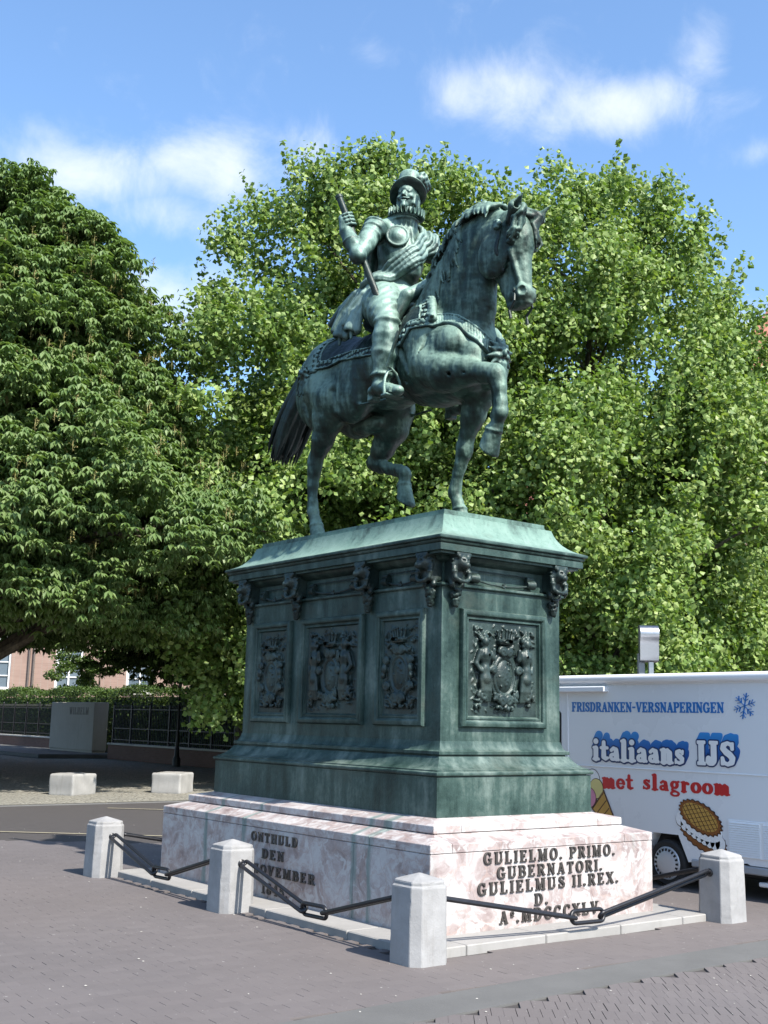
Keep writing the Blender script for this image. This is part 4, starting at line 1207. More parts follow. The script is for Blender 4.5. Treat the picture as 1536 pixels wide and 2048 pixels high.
K = Clay((-.42, -2.20, 5.60), (.42, -1.40, 6.68), .0105)
for i in range(44):                                                    # forelock
    s = -1 if i % 2 else 1; a = rng.random(); c = rng.random(); ph = rng.random()*6
    pts = [(H(s*.05*c, -.06+.05*a, .33), .030)]
    for j in range(1, 7):
        u = j/6; sp = (.07+.12*a) if s < 0 else (.06+.06*a)
        lz = .32-(.08+.20*c)*u-.10*u*u*(1.3 if s > 0 else .8)
        lf = .04+.125*math.sin(min(1.0, u*1.7)*1.57)*(1-.45*a*u)-(.12*u*u if s < 0 else 0)
        pts.append((snap(KH, H(s*(.03*c+sp*u**.8)+.012*math.sin(ph+7*u), lf, lz), .010+.012*c), .024*(1-u)**.7+.008))
    K.chain(pts, .008)
bronze_part('forelock', K, M_STATUE, HORSE)
# tail
K = Clay((-.40, 1.10, 4.50), (.35, 2.30, 5.85), .0105)
for i in range(84):
    a, b, ph = rng.uniform(-1, 1), rng.uniform(-1, 1), rng.random()*6
    L = .85+.25*rng.random()
    pts = []
    for j in range(9):
        u = j/8
        c = np.array((-.05-.02*u, 1.40+.26*math.sin(2.2*u)+.46*u*u, 5.62-.10*u-(.90*L)*u**1.05))
        w = .085+.16*u*(1.4-u)
        pts.append((c+np.array((a*w+.012*math.sin(ph+7*u), b*w*.75+.012*math.cos(ph+6*u), b*.05*u)), .046*(1-u)**.55+.008))
    K.chain(pts, .008)
bronze_part('tail', K, M_DARKB, HORSE)

# tack: cloth and straps follow the horse's skin
def poly_sd(Y, Z, poly):
    P = np.array(poly, float); d = np.full(np.broadcast(Y, Z).shape, 1e9); ins = np.zeros(d.shape, bool)
    for i in range(len(P)):
        a, b = P[i], P[(i+1) % len(P)]; e = b-a
        t = np.clip(((Y-a[0])*e[0]+(Z-a[1])*e[1])/(e@e), 0, 1)
        d = np.minimum(d, (Y-a[0]-t*e[0])**2+(Z-a[1]-t*e[1])**2)
        c = ((a[1] <= Z) & (b[1] > Z)) | ((b[1] <= Z) & (a[1] > Z))
        with np.errstate(divide='ignore', invalid='ignore'):
            xi = a[0]+(Z-a[1])*e[0]/(e[1] if abs(e[1]) > 1e-9 else 1e-9)
        ins ^= c & (Y < xi)
    return np.where(ins, -np.sqrt(d), np.sqrt(d))
class Shell:
    """a layer of the given thickness over part of the horse"""
    def __init__(s, lo, hi):
        sl, X, Y, Z = KH._blk(lo, hi, 0)
        s.c = Clay((0,0,0), (KH.h, KH.h, KH.h), KH.h)
        s.c.lo = KH.lo+np.array([a.start for a in sl])*KH.h
        s.c.d = np.full(KH.d[sl].shape, .5, np.float32); s.c.n = np.array(s.c.d.shape)
        s.c.ax = [KH.ax[i][sl[i]] for i in range(3)]
        s.h = KH.d[sl]; s.X, s.Y, s.Z = X, Y, Z
    def put(s, off, reg, k=.012, rd=.008):
        v = -smin(-(s.h-off), -reg.astype(np.float32), rd)
        s.c.d = smin(s.c.d, v, k)
    def flank(s, off, poly, sides=(-1, 1)):
        g = poly_sd(s.Y[0], s.Z[0], poly)[None]
        s.put(off, np.maximum(g, .05-np.abs(s.X)) if len(sides) == 2 else np.maximum(g, .05-s.X*sides[0]))
    def line(s, pts):
        d = np.full(s.h.shape, 1e9, np.float32)
        for a, b in zip(pts[:-1], pts[1:]):
            a = np.array(a, float); e = np.array(b, float)-a
            t = np.clip(((s.X-a[0])*e[0]+(s.Y-a[1])*e[1]+(s.Z-a[2])*e[2])/(e@e), 0, 1)
            d = np.minimum(d, np.sqrt((s.X-a[0]-t*e[0])**2+(s.Y-a[1]-t*e[1])**2+(s.Z-a[2]-t*e[2])**2))
        return d
def mir(pts): return [(-p[0], p[1], p[2]) for p in pts]
# saddle cloth with a studded border
cl = [(.93,5.72), (-0.397, 0.926, 5.530)[1:], (-0.458, 0.865, 5.333)[1:], (-0.410, 0.698, 5.327)[1:], (-0.362, 0.518, 5.373)[1:], (-0.412, -0.021, 5.288)[1:], (-0.443, -0.635, 5.247)[1:], (-0.425, -0.741, 5.389)[1:], (-0.346, -0.997, 5.371)[1:], (-0.236, -0.891, 5.651)[1:], (-0.208, -0.764, 5.798)[1:], (-.45,5.95), (.60,5.95)]
S = Shell((-.6,-1.0,4.7), (.6,1.4,6.0))
S.flank(.020, cl)
CLOTH = bronze_part('saddle_cloth', S.c, M_DARKB, HORSE)
S = Shell((-.6,-1.0,4.7), (.6,1.4,6.0))
g = poly_sd(S.Y[0], S.Z[0], cl)[None]
S.put(.034, np.maximum(np.abs(g+.012)-.010, .05-np.abs(S.X)))
S.put(.034, np.maximum(np.abs(g+.095)-.008, .05-np.abs(S.X)))
S.put(.032, np.maximum(np.maximum(np.abs(g+.053)-.034, .05-np.abs(S.X)), .35-np.abs(np.sin(S.Y*55)*np.sin(S.Z*55))-.0), .004, .004)
bronze_part('embroidered_border', S.c, M_RIDER, CLOTH)
# breast strap: two welts with closely set ribs between them
bs = [(-0.329, -0.984, 5.434), (-0.257, -1.055, 5.442), (-0.215, -1.155, 5.405), (-0.205, -1.288, 5.317), (-0.162, -1.385, 5.232), (-0.099, -1.457, 5.139)]
bs2 = bs+[(0,-1.47,5.06)]+mir(bs)[::-1]
S = Shell((-.6,-1.7,4.7), (.6,-.2,5.9))
l = S.line(bs2)
S.put(.022, l-.078)
S.put(.036, np.abs(l-.074)-.009)
S.put(.034, np.maximum(l-.058, (.55-np.abs(np.sin((S.Y*1.0+np.abs(S.X)*1.4)*70)))*.03), .002, .003)
bronze_part('breast_strap', S.c, M_RIDER, HORSE)
# crupper straps, girth and cheek straps
S = Shell((-.6,.2,4.7), (.6,1.6,6.0))
cr1 = [(0,.62,5.86), (-.25,.90,5.72), (-0.397, 0.926, 5.530), (-0.458, 0.865, 5.333)]
for q in (cr1, mir(cr1)): S.put(.030, S.line(q)-.038)
cr2 = [(-0.458, 0.865, 5.333), (-0.469, 1.021, 5.309), (-0.432, 1.193, 5.281), (-.05,1.54,5.45)]
for q in (cr2, mir(cr2)): S.put(.024, S.line(q)-.030)
cr3 = [(0,.6,5.9), (0,1.2,5.8), (0,1.5,5.55)]
S.put(.028, S.line(cr3)-.035)
for q in (cr1, mir(cr1)):
    for a, b in zip(q[1:-1], q[2:]):
        for t in (0, .33, .66):
            p = np.array(a)+(np.array(b)-np.array(a))*t
            S.c.ell(p+np.array((-.02 if p[0] < 0 else .02, 0, 0)), (.03,.026,.026), .006)
bronze_part('crupper_strap', S.c, M_RIDER, HORSE)
# tassel and lion mask where the crupper straps meet
K = Clay((-.62,.70,5.0), (-.20,1.35,5.6), .008)
c = np.array((-0.469, 1.021, 5.309))
K.ell(c, (.06,.075,.07), .02)
for i in range(9):
    a = i*.7; K.cone(c+np.array((-.02,math.cos(a)*.06,math.sin(a)*.06)), .022, c+np.array((-.035,math.cos(a)*.105,math.sin(a)*.10)), .012, .012)
K.ell(c+np.array((-.06,-.02,.01)), (.025,.02,.025), .012); K.ell(c+np.array((-.05,.03,.03)), (.02,.02,.02), .01); K.ell(c+np.array((-.05,-.05,.04)), (.02,.02,.02), .01)
for i in range(7):
    a = (i-3)*.02; K.cone(c+np.array((-.02,a,-.07)), .018, c+np.array((-.03,a*1.8,-.20-.02*(i % 2))), .012, .008)
for i in range(3): K.cone(c+np.array((.0,.05+.03*i,.06)), .03, c+np.array((.03,.17+.02*i,-.02-.05*i)), .012, .02)
bronze_part('crupper_tassel', K, M_RIDER, HORSE)
# chest mask
K = Clay((-.32,-1.85,4.65), (.32,-1.15,5.3), .008)
c = np.array((.02,-1.52,5.04))
K.ell(c, (.10,.075,.12), .02)
for s in (-1, 1):
    K.ell(c+np.array((s*.045,-.062,.035)), (.03,.02,.018), .008); K.ell(c+np.array((s*.05,-.05,-.03)), (.035,.03,.03), .012)
    for i in range(6):
        a = .3+i*.5; K.cone(c+np.array((s*math.sin(a)*.08,-.03,math.cos(a)*.10)), .03, c+np.array((s*math.sin(a)*.15,-.02+.02*(i % 2),math.cos(a)*.16)), .014, .015)
K.ell(c+np.array((0,-.085,-.005)), (.022,.025,.04), .01)
K.cone(c+np.array((-.03,-.07,-.055)), .012, c+np.array((.03,-.07,-.055)), .012, .01, op='cut')
for i in range(3): K.cone(c+np.array((-.03+.03*i,-.04,-.10)), .03, c+np.array((-.04+.04*i,-.05,-.22)), .012, .012)
bronze_part('chest_mask', K, M_RIDER, HORSE)
# bridle
for s in (-1, 1):
    S = Shell((-.36,-2.1,5.4), (.36,-1.3,6.6))
    q = [snap(KH, H(s*.15,-.10,.18), .0), snap(KH, H(s*.16,-.13,-.05), .0), snap(KH, H(s*.12,-.07,-.28), .0), snap(KH, H(s*.09,.0,-.44), .0)]
    S.put(.014, S.line(q)-.022)
    bronze_part('cheek_strap', S.c, M_DARKB, HORSE)
K = Clay((-.40,-2.1,5.9), (.0,-1.4,6.5), .008)
rs = snap(KH, H(-.15,-.12,.16), .01)
for i in range(6): K.ell(rs+np.array((-.01,.028*math.cos(i*1.05),.034*math.sin(i*1.05))), (.03,.024,.024), .012)
K.ell(rs, (.035,.026,.026), .012)
bronze_part('bridle_rosette', K, M_RIDER, HORSE)
for s in (-1, 1):
    mb = MB()
    mb.tube([tuple(H(s*.09,.0,-.46)-SO), tuple(H(s*.105,.01,-.53)-SO), tuple(H(s*.10,-.04,-.60)-SO), tuple(H(s*.095,-.03,-.67)-SO)], [.014,.014,.012,.016], 8)
    mb.build('curb_bit', M_DARKB, HORSE, smooth='auto')
# girth
S = Shell((-.6,-.75,4.6), (.6,-.1,5.6))
S.put(.014, np.abs(S.Y+.42+(S.Z-5)*.1+0*S.X)-.045)
bronze_part('girth', S.c, M_DARKB, HORSE)

# ------------------------------------------------------------------ the rider
K = Clay((-.98, -.82, 4.66), (.70, .62, 7.36), .0085)
# torso in armour
K.ell((0, .00, 6.52), (.268, .195, .30), .06)
K.ell((0, -.07, 6.40), (.220, .19, .26), .06)
K.ell((0, -.20, 6.27), (.10, .10, .13), .06)                          # peascod point
K.ell((0, .03, 6.70), (.31, .16, .13), .06)
K.cone((0, .05, 6.30), .215, (0, .08, 6.10), .235, .05)
K.chain([((0,.0,6.70), .20), ((0,-.03,6.82), .155), ((0,-.07,6.90), .125), ((0,-.09,6.98), .10)], .05)
K.torus((0,-.05,6.855), .155, .014, .01, [(1,0,0),(0,1,-.12),(0,.12,1)])
for s in (-1, 1): K.cone((0,.03,6.83), .13, (s*.27,.03,6.73), .105, .05)
# breeches and thighs
K.ell((0, .08, 6.02), (.33, .30, .17), .06)
for s in (-1, 1):
    K.chain([((s*.19,.06,6.02), .20), ((s*.30,-.12,5.86), .195), ((s*.40,-.28,5.68), .165), ((s*.455,-.39,5.56), .125)], .06)
    K.ell((s*.33,-.10,5.82), (.17,.22,.20), .05)
    K.torus((s*.462,-.40,5.535), .118, .026, .015, [(1,0,0),(0,1,0),(s*-.12,.10,1)])
    # boots
    K.chain([((s*.465,-.41,5.52), .125), ((s*.475,-.42,5.38), .142), ((s*.485,-.42,5.20), .140), ((s*.50,-.40,5.02), .108), ((s*.51,-.39,4.90), .090)], .03)
    K.torus((s*.505,-.395,4.98), .100, .020, .015)
    K.chain([((s*.51,-.29,4.845), .074), ((s*.515,-.40,4.85), .082), ((s*.525,-.54,4.80), .076), ((s*.53,-.68,4.765), .064)], .03, (1,1,.85))
    K.box((s*.51,-.275,4.775), (.055,.045,.035), .012, .015)
# right arm holding the baton upright
SH, EL, WR = np.array((-.37,-.02,6.69)), np.array((-0.640, -0.120, 6.294)), np.array((-0.670, 0.064, 6.619))
K.ell((-.33,.0,6.70), (.135,.145,.13), .04)
K.chain([(SH, .112), (SH+(EL-SH)*.5, .098), (EL, .080)], .03)
ua = (EL-SH)/np.linalg.norm(EL-SH)
def ax3(d):
    d = np.array(d, float)/np.linalg.norm(d); q = np.array((0,0,1.0)) if abs(d[2]) < .9 else np.array((1.0,0,0))
    a = np.cross(d, q); a /= np.linalg.norm(a)
    return [np.cross(a, d), a, d]
for i in range(6):                                                     # overlapping arm plates
    t = -.10+.17*i; r = .128-.0095*i
    K.torus(SH+(EL-SH)*t, r-.012, .018, .012, ax3(ua))
K.ell(EL, (.084,.088,.090), .02)
K.chain([(EL, .074), (EL+(WR-EL)*.45, .078), (WR, .060)], .025)
fa = (WR-EL)/np.linalg.norm(WR-EL)
K.cone(WR-fa*.17, .088, WR-fa*.02, .064, .012)                        # gauntlet cuff
K.torus(WR-fa*.17, .084, .012, .008, ax3(fa))
# baton axis
B0, B1 = np.array((-0.460, -0.239, 5.852)), np.array((-0.710, 0.163, 7.037))
bd = (B1-B0)/np.linalg.norm(B1-B0)
HC = B0+bd*(((np.array((-0.690, 0.050, 6.730))-B0)@bd))                      # where the fist closes on it
ox = np.array((-.6,-.78,.15)); ox -= bd*(ox@bd); ox /= np.linalg.norm(ox)   # towards the plaza
oy = np.cross(bd, ox)                                                   # across
hs = 1 if oy[0] < 0 else -1
oy = oy*hs
K.ell(HC+oy*.062-ox*.005, (.034,.060,.088), .03, [oy, ox, bd])         # palm
K.cone(WR, .066, HC+oy*.060-bd*.05, .05, .04)
for i in range(4):                                                      # four fingers closed round the staff
    u = .064-.043*i; rr = (.0215,.023,.022,.019)[i]
    c = HC+bd*u
    pts = []
    for a in (15, 60, 105, 150, 200, 240):
        an = R(a); pts.append((c+oy*math.cos(an)*.058+ox*math.sin(an)*.060-bd*.012*math.sin(an), rr*(1-.0007*a)))
    K.chain(pts, .004)
K.chain([(HC+oy*.06+bd*.06, .028), (HC+oy*.035-ox*.045+bd*.085, .025), (HC-oy*.02-ox*.055+bd*.075, .019)], .008)   # thumb
# left arm down to the reins
L0, L1, L2 = np.array((.37,.0,6.68)), np.array((0.470, -0.126, 6.573)), np.array((.12,-.46,6.18))
K.ell((.35,.0,6.68), (.15,.155,.14), .04)
K.chain([(L0, .122), (L0+(L1-L0)*.5, .108), (L1, .088)], .03)
K.torus(L0+(L1-L0)*.93, .084, .014, .008, ax3(L1-L0)); K.torus(L0+(L1-L0)*.82, .088, .014, .008, ax3(L1-L0))
K.chain([(L1, .082), (L1+(L2-L1)*.6, .072), (L2, .055)], .03)
K.ell(L2, (.06,.07,.055), .03)
for i in range(4):
    c = L2+np.array((.045-.03*i, -.05, .0)); K.chain([(c, .02), (c+np.array((0,-.035,-.02)), .019), (c+np.array((0,-.02,-.055)), .017)], .005)
K.chain([(L2+np.array((-.03,0,.03)), .022), (L2+np.array((-.05,-.05,.03)), .018)], .008)
# breeches folds and panes, breastplate ridge
for s in (-1, 1):
    K.warp((-.7,-.7,5.5), (.7,.5,6.2), lambda X,Y,Z: .005*np.sin((Y*1.1+Z*.55)*58+2.2*np.sin(X*9)) * np.clip((6.14-Z)/.1,0,1) * np.clip((Z-5.56)/.06,0,1) * (X*s > 0))
K.warp((-.8,-.8,4.98), (.8,-.1,5.5), lambda X,Y,Z: .0018*np.sin(Z*62+5*Y+3*np.sin(X*11))*np.clip((5.5-Z)/.2,0,1))
K.cone((0,-.19,6.75), .012, (0,-.285,6.28), .014, .03)
# head turned to his right
fa2 = R(57)
FF = np.array((-math.sin(fa2), -math.cos(fa2), .0)); FL = np.array((math.cos(fa2), -math.sin(fa2), 0))
tu = R(5)
FU = np.array((0,0,1.0))*math.cos(tu)-FF*math.sin(tu); FF = FF*math.cos(tu)+np.array((0,0,1.0))*math.sin(tu)
FO = np.array((-.005,-.12,7.125))
def Fh(l, f, u): return FO+(FL*l+FF*f+FU*u)*1.42
FMx = [FL, FF, FU]
def FE(l, f, u, r, k, op='add'): K.ell(Fh(l, f, u), np.array(r)*1.42, k, FMx, op)
FE(0,-.005,.025, (.074,.093,.095), .02)                                # skull
FE(0,.015,-.045, (.060,.072,.075), .03)                                # jaw
FE(0,.062,-.098, (.026,.024,.020), .02)                                # chin
K.cone(Fh(-.045,.060,.030), .016, Fh(.045,.060,.030), .016, .02)       # brow
FE(0,.082,.032, (.018,.012,.012), .015)
for s in (-1, 1):
    FE(s*.033,.088,.010, (.018,.016,.011), .012, 'cut')                # eye sockets
    FE(s*.033,.071,.009, (.0135,.0125,.0105), .003)                    # eyeballs
    K.cone(Fh(s*.018,.083,.019), .007, Fh(s*.050,.068,.018), .006, .006)   # upper lid
    FE(s*.045,.058,-.028, (.020,.022,.018), .02)                       # cheekbone
    FE(s*.075,-.005,-.005, (.010,.018,.030), .008)                     # ear
    K.chain([(Fh(s*.004,.096,-.050), .014), (Fh(s*.024,.090,-.054), .013), (Fh(s*.042,.076,-.046), .006)], .006)   # moustache
    FE(s*.012,.092,-.032, (.009,.010,.008), .006)                      # nose wings
K.chain([(Fh(0,.080,.020), .013), (Fh(0,.098,-.012), .016), (Fh(0,.108,-.030), .017)], .010)   # nose
K.cone(Fh(-.018,.090,-.070), .011, Fh(.018,.090,-.070), .011, .008)    # lower lip
K.cone(Fh(-.014,.104,-.0625), .003, Fh(.014,.104,-.0625), .003, .004, op='cut')
K.chain([(Fh(0,.085,-.085), .022), (Fh(0,.088,-.115), .026), (Fh(0,.080,-.145), .010)], .015)  # pointed beard
for s in (-1, 1):
    for i in range(5): K.cone(Fh(s*.066,.02-.02*i,.0), .018, Fh(s*.064,.035-.022*i,-.075), .014, .01)  # beard and hair at the sides
for i in range(9):
    a = R(120+15*i); K.cone(Fh(.075*math.sin(a),.08*math.cos(a)-.01,.03), .022, Fh(.08*math.sin(a),.085*math.cos(a)-.02,-.06), .016, .012)
K.hammer(.0018, .06, .16, 8)
RIDER = bronze_part('rider', K, M_RIDER, STATUE)
RIDER['label'] = 'bronze rider in armour and ruff holding a commander\'s baton upright on his thigh'
KR = K
# sash from the left shoulder to the right hip, knotted behind
K = Clay((-.75, -.60, 5.05), (.62, 1.10, 6.98), .0085)
mid = [(.26,.17,6.74), (.32,.03,6.85), (.30,-.12,6.76), (.19,-.22,6.62), (.05,-.27,6.48), (-.10,-.26,6.35), (-.22,-.16,6.24), (-.29,.0,6.15), (-.26,.20,6.09)]
def spline(P, n):
    P = [np.array(p, float) for p in P]; out = []
    for k in range(n+1):
        t = k/n*(len(P)-1); i = min(int(t), len(P)-2); u = t-i
        p0, p1, p2, p3 = P[max(i-1,0)], P[i], P[i+1], P[min(i+2, len(P)-1)]
        out.append(.5*(2*p1+(p2-p0)*u+(2*p0-5*p1+4*p2-p3)*u*u+(3*p1-p0-3*p2+p3)*u**3))
    return out
def grad(Kf, p):
    i = np.clip(np.round((np.array(p)-Kf.lo)/Kf.h).astype(int), 3, Kf.n-4); d = Kf.d
    g = np.array([d[i[0]+2,i[1],i[2]]-d[i[0]-2,i[1],i[2]], d[i[0],i[1]+2,i[2]]-d[i[0],i[1]-2,i[2]], d[i[0],i[1],i[2]+2]-d[i[0],i[1],i[2]-2]], float)
    return g/(np.linalg.norm(g)+1e-9)
ctr = [snap(KR, m, .02, 6) for m in spline(mid, 34)]
NJ = 8
for j in range(NJ):
    o = (j-(NJ-1)/2)/((NJ-1)/2)
    pts = []
    for i, m in enumerate(ctr):
        t = i/34; T = ctr[min(i+1, 34)]-ctr[max(i-1, 0)]; T /= np.linalg.norm(T)+1e-9
        B = np.cross(T, grad(KR, m)); B /= np.linalg.norm(B)+1e-9
        wv = .135*(1-.5*t)+.010*math.sin(5*t+j*1.3)
        pts.append((snap(KR, m+B*o*wv, .014+.018*(j % 2), 6), .026-.006*((j+1) % 2)))
    K.chain(pts, .005)
bronze_part('sash', K, M_SASH, RIDER)
# the sash's hanging ends, blown back over the saddle cloth
K = Clay((-.80, -.20, 5.05), (.10, 1.30, 6.40), .0085)
tails = [[(-.26,.05,6.13), (-0.400, 0.023, 5.974), (-0.460, 0.136, 5.799), (-0.490, 0.158, 5.634)],
         [(-.26,.10,6.15), (-0.360, 0.210, 6.038), (-0.420, 0.343, 5.849), (-0.460, 0.395, 5.631)],
         [(-.22,.18,6.15), (-0.300, 0.328, 6.075), (-0.360, 0.438, 5.923), (-0.400, 0.539, 5.755)]]
for ti, tp in enumerate(tails):
    for j in range(4):
        pts = []
        for i, m in enumerate(tp):
            w = .015+.024*i
            pts.append((np.array(m)+np.array((-.02*(j % 2), (j-1.5)*w*.8, (j-1.5)*w*.45)), .028+.003*i))
        K.chain(pts, .014)
for ti, tp in enumerate(tails[:2]):                                     # open, trumpet-shaped ends
    e = np.array(tp[-1]); d = e-np.array(tp[-2]); d /= np.linalg.norm(d)
    K.cone(e-d*.16, .045, e+d*.02, .085, .03)
    K.cone(e-d*.02, .042, e+d*.09, .082, .012, op='cut')
    K.torus(e+d*.035, .066, .014, .008, ax3(d))
    K.cone(e+d*.02, .03, e+d*.11+np.array((0,-.03,-.02)), .014, .012)
bronze_part('sash_ends', K, M_SASH, RIDER)
# cape folds down the back
K = Clay((-.40, .05, 5.75), (.45, .72, 6.90), .0105)
for j in range(11):
    x = -.26+.052*j
    K.chain([((x,.14,6.74), .05), ((x*1.0,.20+.02*(j % 2),6.45), .045), ((x*.95,.24+.02*(j % 2),6.15), .04)], .02)
bronze_part('cape', K, M_RIDER, RIDER)
# shoulder roundel
K = Clay((-.62, -.62, 6.35), (.10, .10, 6.95), .007)
rc = snap(KR, (-0.220, -0.231, 6.639), .035); rn = np.array((-.55,-.80,.12)); rn /= np.linalg.norm(rn)
K.ell(rc, (.128,.128,.032), .01, ax3(rn)); K.torus(rc+rn*.012, .112, .014, .008, ax3(rn)); K.ell(rc+rn*.012, (.07,.07,.035), .012, ax3(rn))
bronze_part('shoulder_roundel', K, M_RIDER, RIDER)
# baton
mb = MB()
q0, q1 = B0-SO-bd*.0, B1-SO
mb.tube([tuple(q0+(q1-q0)*t) for t in (0,.004,.03,.035,.5,.965,.97,.996,1)], [.034,.041,.041,.036,.035,.036,.041,.041,.032], 14)
mb.build('baton', M_DARKB, RIDER, smooth='auto')
# hat with curled brim and plume
hu = FU*math.cos(R(9))-FF*math.sin(R(9)); hu /= np.linalg.norm(hu)
hf = np.cross(hu, FL)*-1 if np.cross(hu, FL)@FF < 0 else np.cross(hu, FL)
hl = FL
HB = Fh(0,-.012,.050)
mb = MB(); NS = 48
def hat_ring(r, u, curl):
    out = []
    for k in range(NS):
        a = 2*math.pi*k/NS
        lift = curl*(.25*math.cos(2*a)+1.0*math.cos(a-R(38))-.25)
        out.append(tuple(HB+hf*math.cos(a)*r*1.03+hl*math.sin(a)*r+hu*(u+lift)-SO))
    return out
rings = [hat_ring(.112,-.012,.0), hat_ring(.140,-.012,.014), hat_ring(.170,-.010,.040), hat_ring(.194,-.006,.068), hat_ring(.198,.002,.072), hat_ring(.192,.008,.068), hat_ring(.168,.008,.038), hat_ring(.138,.008,.012), hat_ring(.124,.012,0),
         hat_ring(.126,.050,0), hat_ring(.122,.056,0), hat_ring(.122,.15,0), hat_ring(.119,.205,0), hat_ring(.106,.232,0), hat_ring(.07,.246,0), hat_ring(.01,.250,0)]
for r_ in rings: mb.v += r_
for i in range(len(rings)-1):
    for k in range(NS):
        l = (k+1) % NS
        mb.f.append((i*NS+k, i*NS+l, (i+1)*NS+l, (i+1)*NS+k))
HAT = mb.build('hat', M_RIDER, RIDER, smooth=True)
K = Clay((-.40, -.55, 7.05), (.45, .30, 7.62), .007)
rng = random.Random(8)
for i in range(26):
    a0 = R(-70+2.0*i); rr = rng.random()
    p = HB+hf*math.cos(a0)*-.02+hl*.135+hu*(.05+.05*rr)
    pts = [(HB+hl*.12+hf*(-.05+.10*rr)+hu*.05, .022)]
    ph = rng.random()*6
    for j in range(1, 6):
        u = j/5
        pts.append((HB+hl*(.125+.05*math.sin(2.5*u)+.02*math.sin(ph+5*u))+hf*(-.06+.12*rr-.05*u+.03*math.sin(ph*2+4*u))+hu*(.05+.15*math.sin(2.4*u)*(.6+.5*rr)-.03*u), .024*(1-u)+.010))
    K.chain(pts, .006)
bronze_part('plume', K, M_RIDER, HAT)
# ruff: a goffered ribbon round the neck
mb = MB(); N = 288; RC = np.array((0,-.10,6.935))
rf = [np.array((1,0,0)), np.array((0,1,.10)), np.array((0,-.10,1))]
for r0, r1, am in ((.095,.190,.046),):
    n0 = len(mb.v)
    for k in range(N):
        a = 2*math.pi*k/N; w = math.sin(a*26)
        for r, am2, w0 in ((r0,.012,0), ((r0+r1)/2,.026,0), (r1,am,0), (r1+.006,am,.011), ((r0+r1)/2,.026,.011), (r0,.012,.008)):
            p = RC+rf[0]*math.cos(a+.03*math.cos(a*26)*(r-r0)/(r1-r0))*r+rf[1]*math.sin(a+.03*math.cos(a*26)*(r-r0)/(r1-r0))*r+rf[2]*(w*am2+w0)
            mb.v.append(tuple(p-SO))
    for k in range(N):
        l = (k+1) % N
        for j in range(6):
            j2 = (j+1) % 6
            mb.f.append((n0+k*6+j, n0+l*6+j, n0+l*6+j2, n0+k*6+j2))
mb.lathe([(.10,-.05),(.128,-.046),(.130,.0),(.128,.046),(.10,.05)], tuple(RC-SO), 40)
mb.build('ruff', M_RIDER, RIDER, smooth='auto')
# stirrups with their leathers
for s in (-1, 1):
    mb = MB(); c = np.array((s*.53,-.60,4.80))-SO
    top = c+np.array((-s*.005,.03,.205))
    mb.tube([tuple(c+np.array((s*.095,.0,-.075))), tuple(c+np.array((s*.105,.0,.0))), tuple(c+np.array((s*.088,.01,.09))), tuple(c+np.array((s*.05,.02,.165))), tuple(top), tuple(c+np.array((-s*.06,.02,.165))), tuple(c+np.array((-s*.096,.01,.09))), tuple(c+np.array((-s*.108,0,.0))), tuple(c+np.array((-s*.10,0,-.075)))], [.017,.015,.014,.015,.02,.015,.014,.015,.017], 10)
    mb.box(tuple(c+np.array((-.11,-.05,-.088))), tuple(c+np.array((.11,.05,-.062))), .008)
    mb.box(tuple(c+np.array((-.09,-.066,-.060))), tuple(c+np.array((.09,-.052,.0))), .005)
    ST = mb.build('stirrup', M_RIDER, RIDER, smooth='auto')
    mb = MB()
    q = [(-0.600, -0.766, 5.332), (-0.635, -0.723, 5.143), (-0.620, -0.630, 5.006)]
    q = [tuple(np.array((-s*abs(p[0])*-1, p[1], p[2]))-SO) for p in q]
    mb.tube([tuple(top)]+q[::-1], [.018]*4, 10, flat=.6)
    mb.build('stirrup_leather', M_RIDER, RIDER, smooth='auto')
# saddle: pommel roll, cantle and front flap edge
K = Clay((-.62, -.75, 5.35), (.62, .75, 6.35), .0105)
K.ell((0,.02,5.80), (.30,.46,.12), .05)
K.chain([((-.36,-.40,5.62), .06), ((-.26,-.46,5.86), .07), ((0,-.50,6.02), .08), ((.26,-.46,5.86), .07), ((.36,-.40,5.62), .06)], .03)
K.chain([((-.34,.46,5.72), .05), ((-.24,.52,5.92), .06), ((0,.54,6.02), .07), ((.24,.52,5.92), .06), ((.34,.46,5.72), .05)], .03)
bronze_part('saddle', K, M_RIDER, HORSE)

for s in (-1, 1):
    mb = MB()
    q = [np.array(p) for p in ((-0.300, -0.887, 5.833), (-0.380, -0.817, 5.714), (-0.440, -0.753, 5.613), (-0.500, -0.738, 5.464), (-0.520, -0.736, 5.327), (-0.500, -0.668, 5.227))]
    for dy in (0, .045):
        mb.tube([tuple(np.array((p[0]*-s*-1 if s < 0 else -p[0], p[1]+dy, p[2]-dy*.3))-SO) for p in q], [.018,.022,.024,.024,.024,.02], 10, flat=.6)
    mb.build('saddle_flap_edge', M_RIDER, HORSE, smooth='auto')
# holster in front of the thigh
K = Clay((-.62,-1.15,5.35), (-.1,-.55,5.95), .008)
c0 = np.array((-0.231, -0.839, 5.697))+np.array((-.03,-.02,0)); c1 = np.array((-0.328, -0.974, 5.452))+np.array((-.03,-.02,0))
K.cone(c0, .05, c1, .045, .02)
for i in range(10):
    a = i*.63; K.ell(c0+(c1-c0)*(i/9)+np.array((-.04,.03*math.sin(a*2),.02*math.cos(a))), (.02,.024,.02), .008)
for i in range(7):
    p = np.array((-0.410, -0.784, 5.432)); p2 = np.array((-0.340, -0.974, 5.429)); q = p+(p2-p)*i/6
    K.ell(q+np.array((-.02,0,.012*math.sin(i*2.5))), (.03,.032,.034), .012)
bronze_part('holster', K, M_RIDER, HORSE)

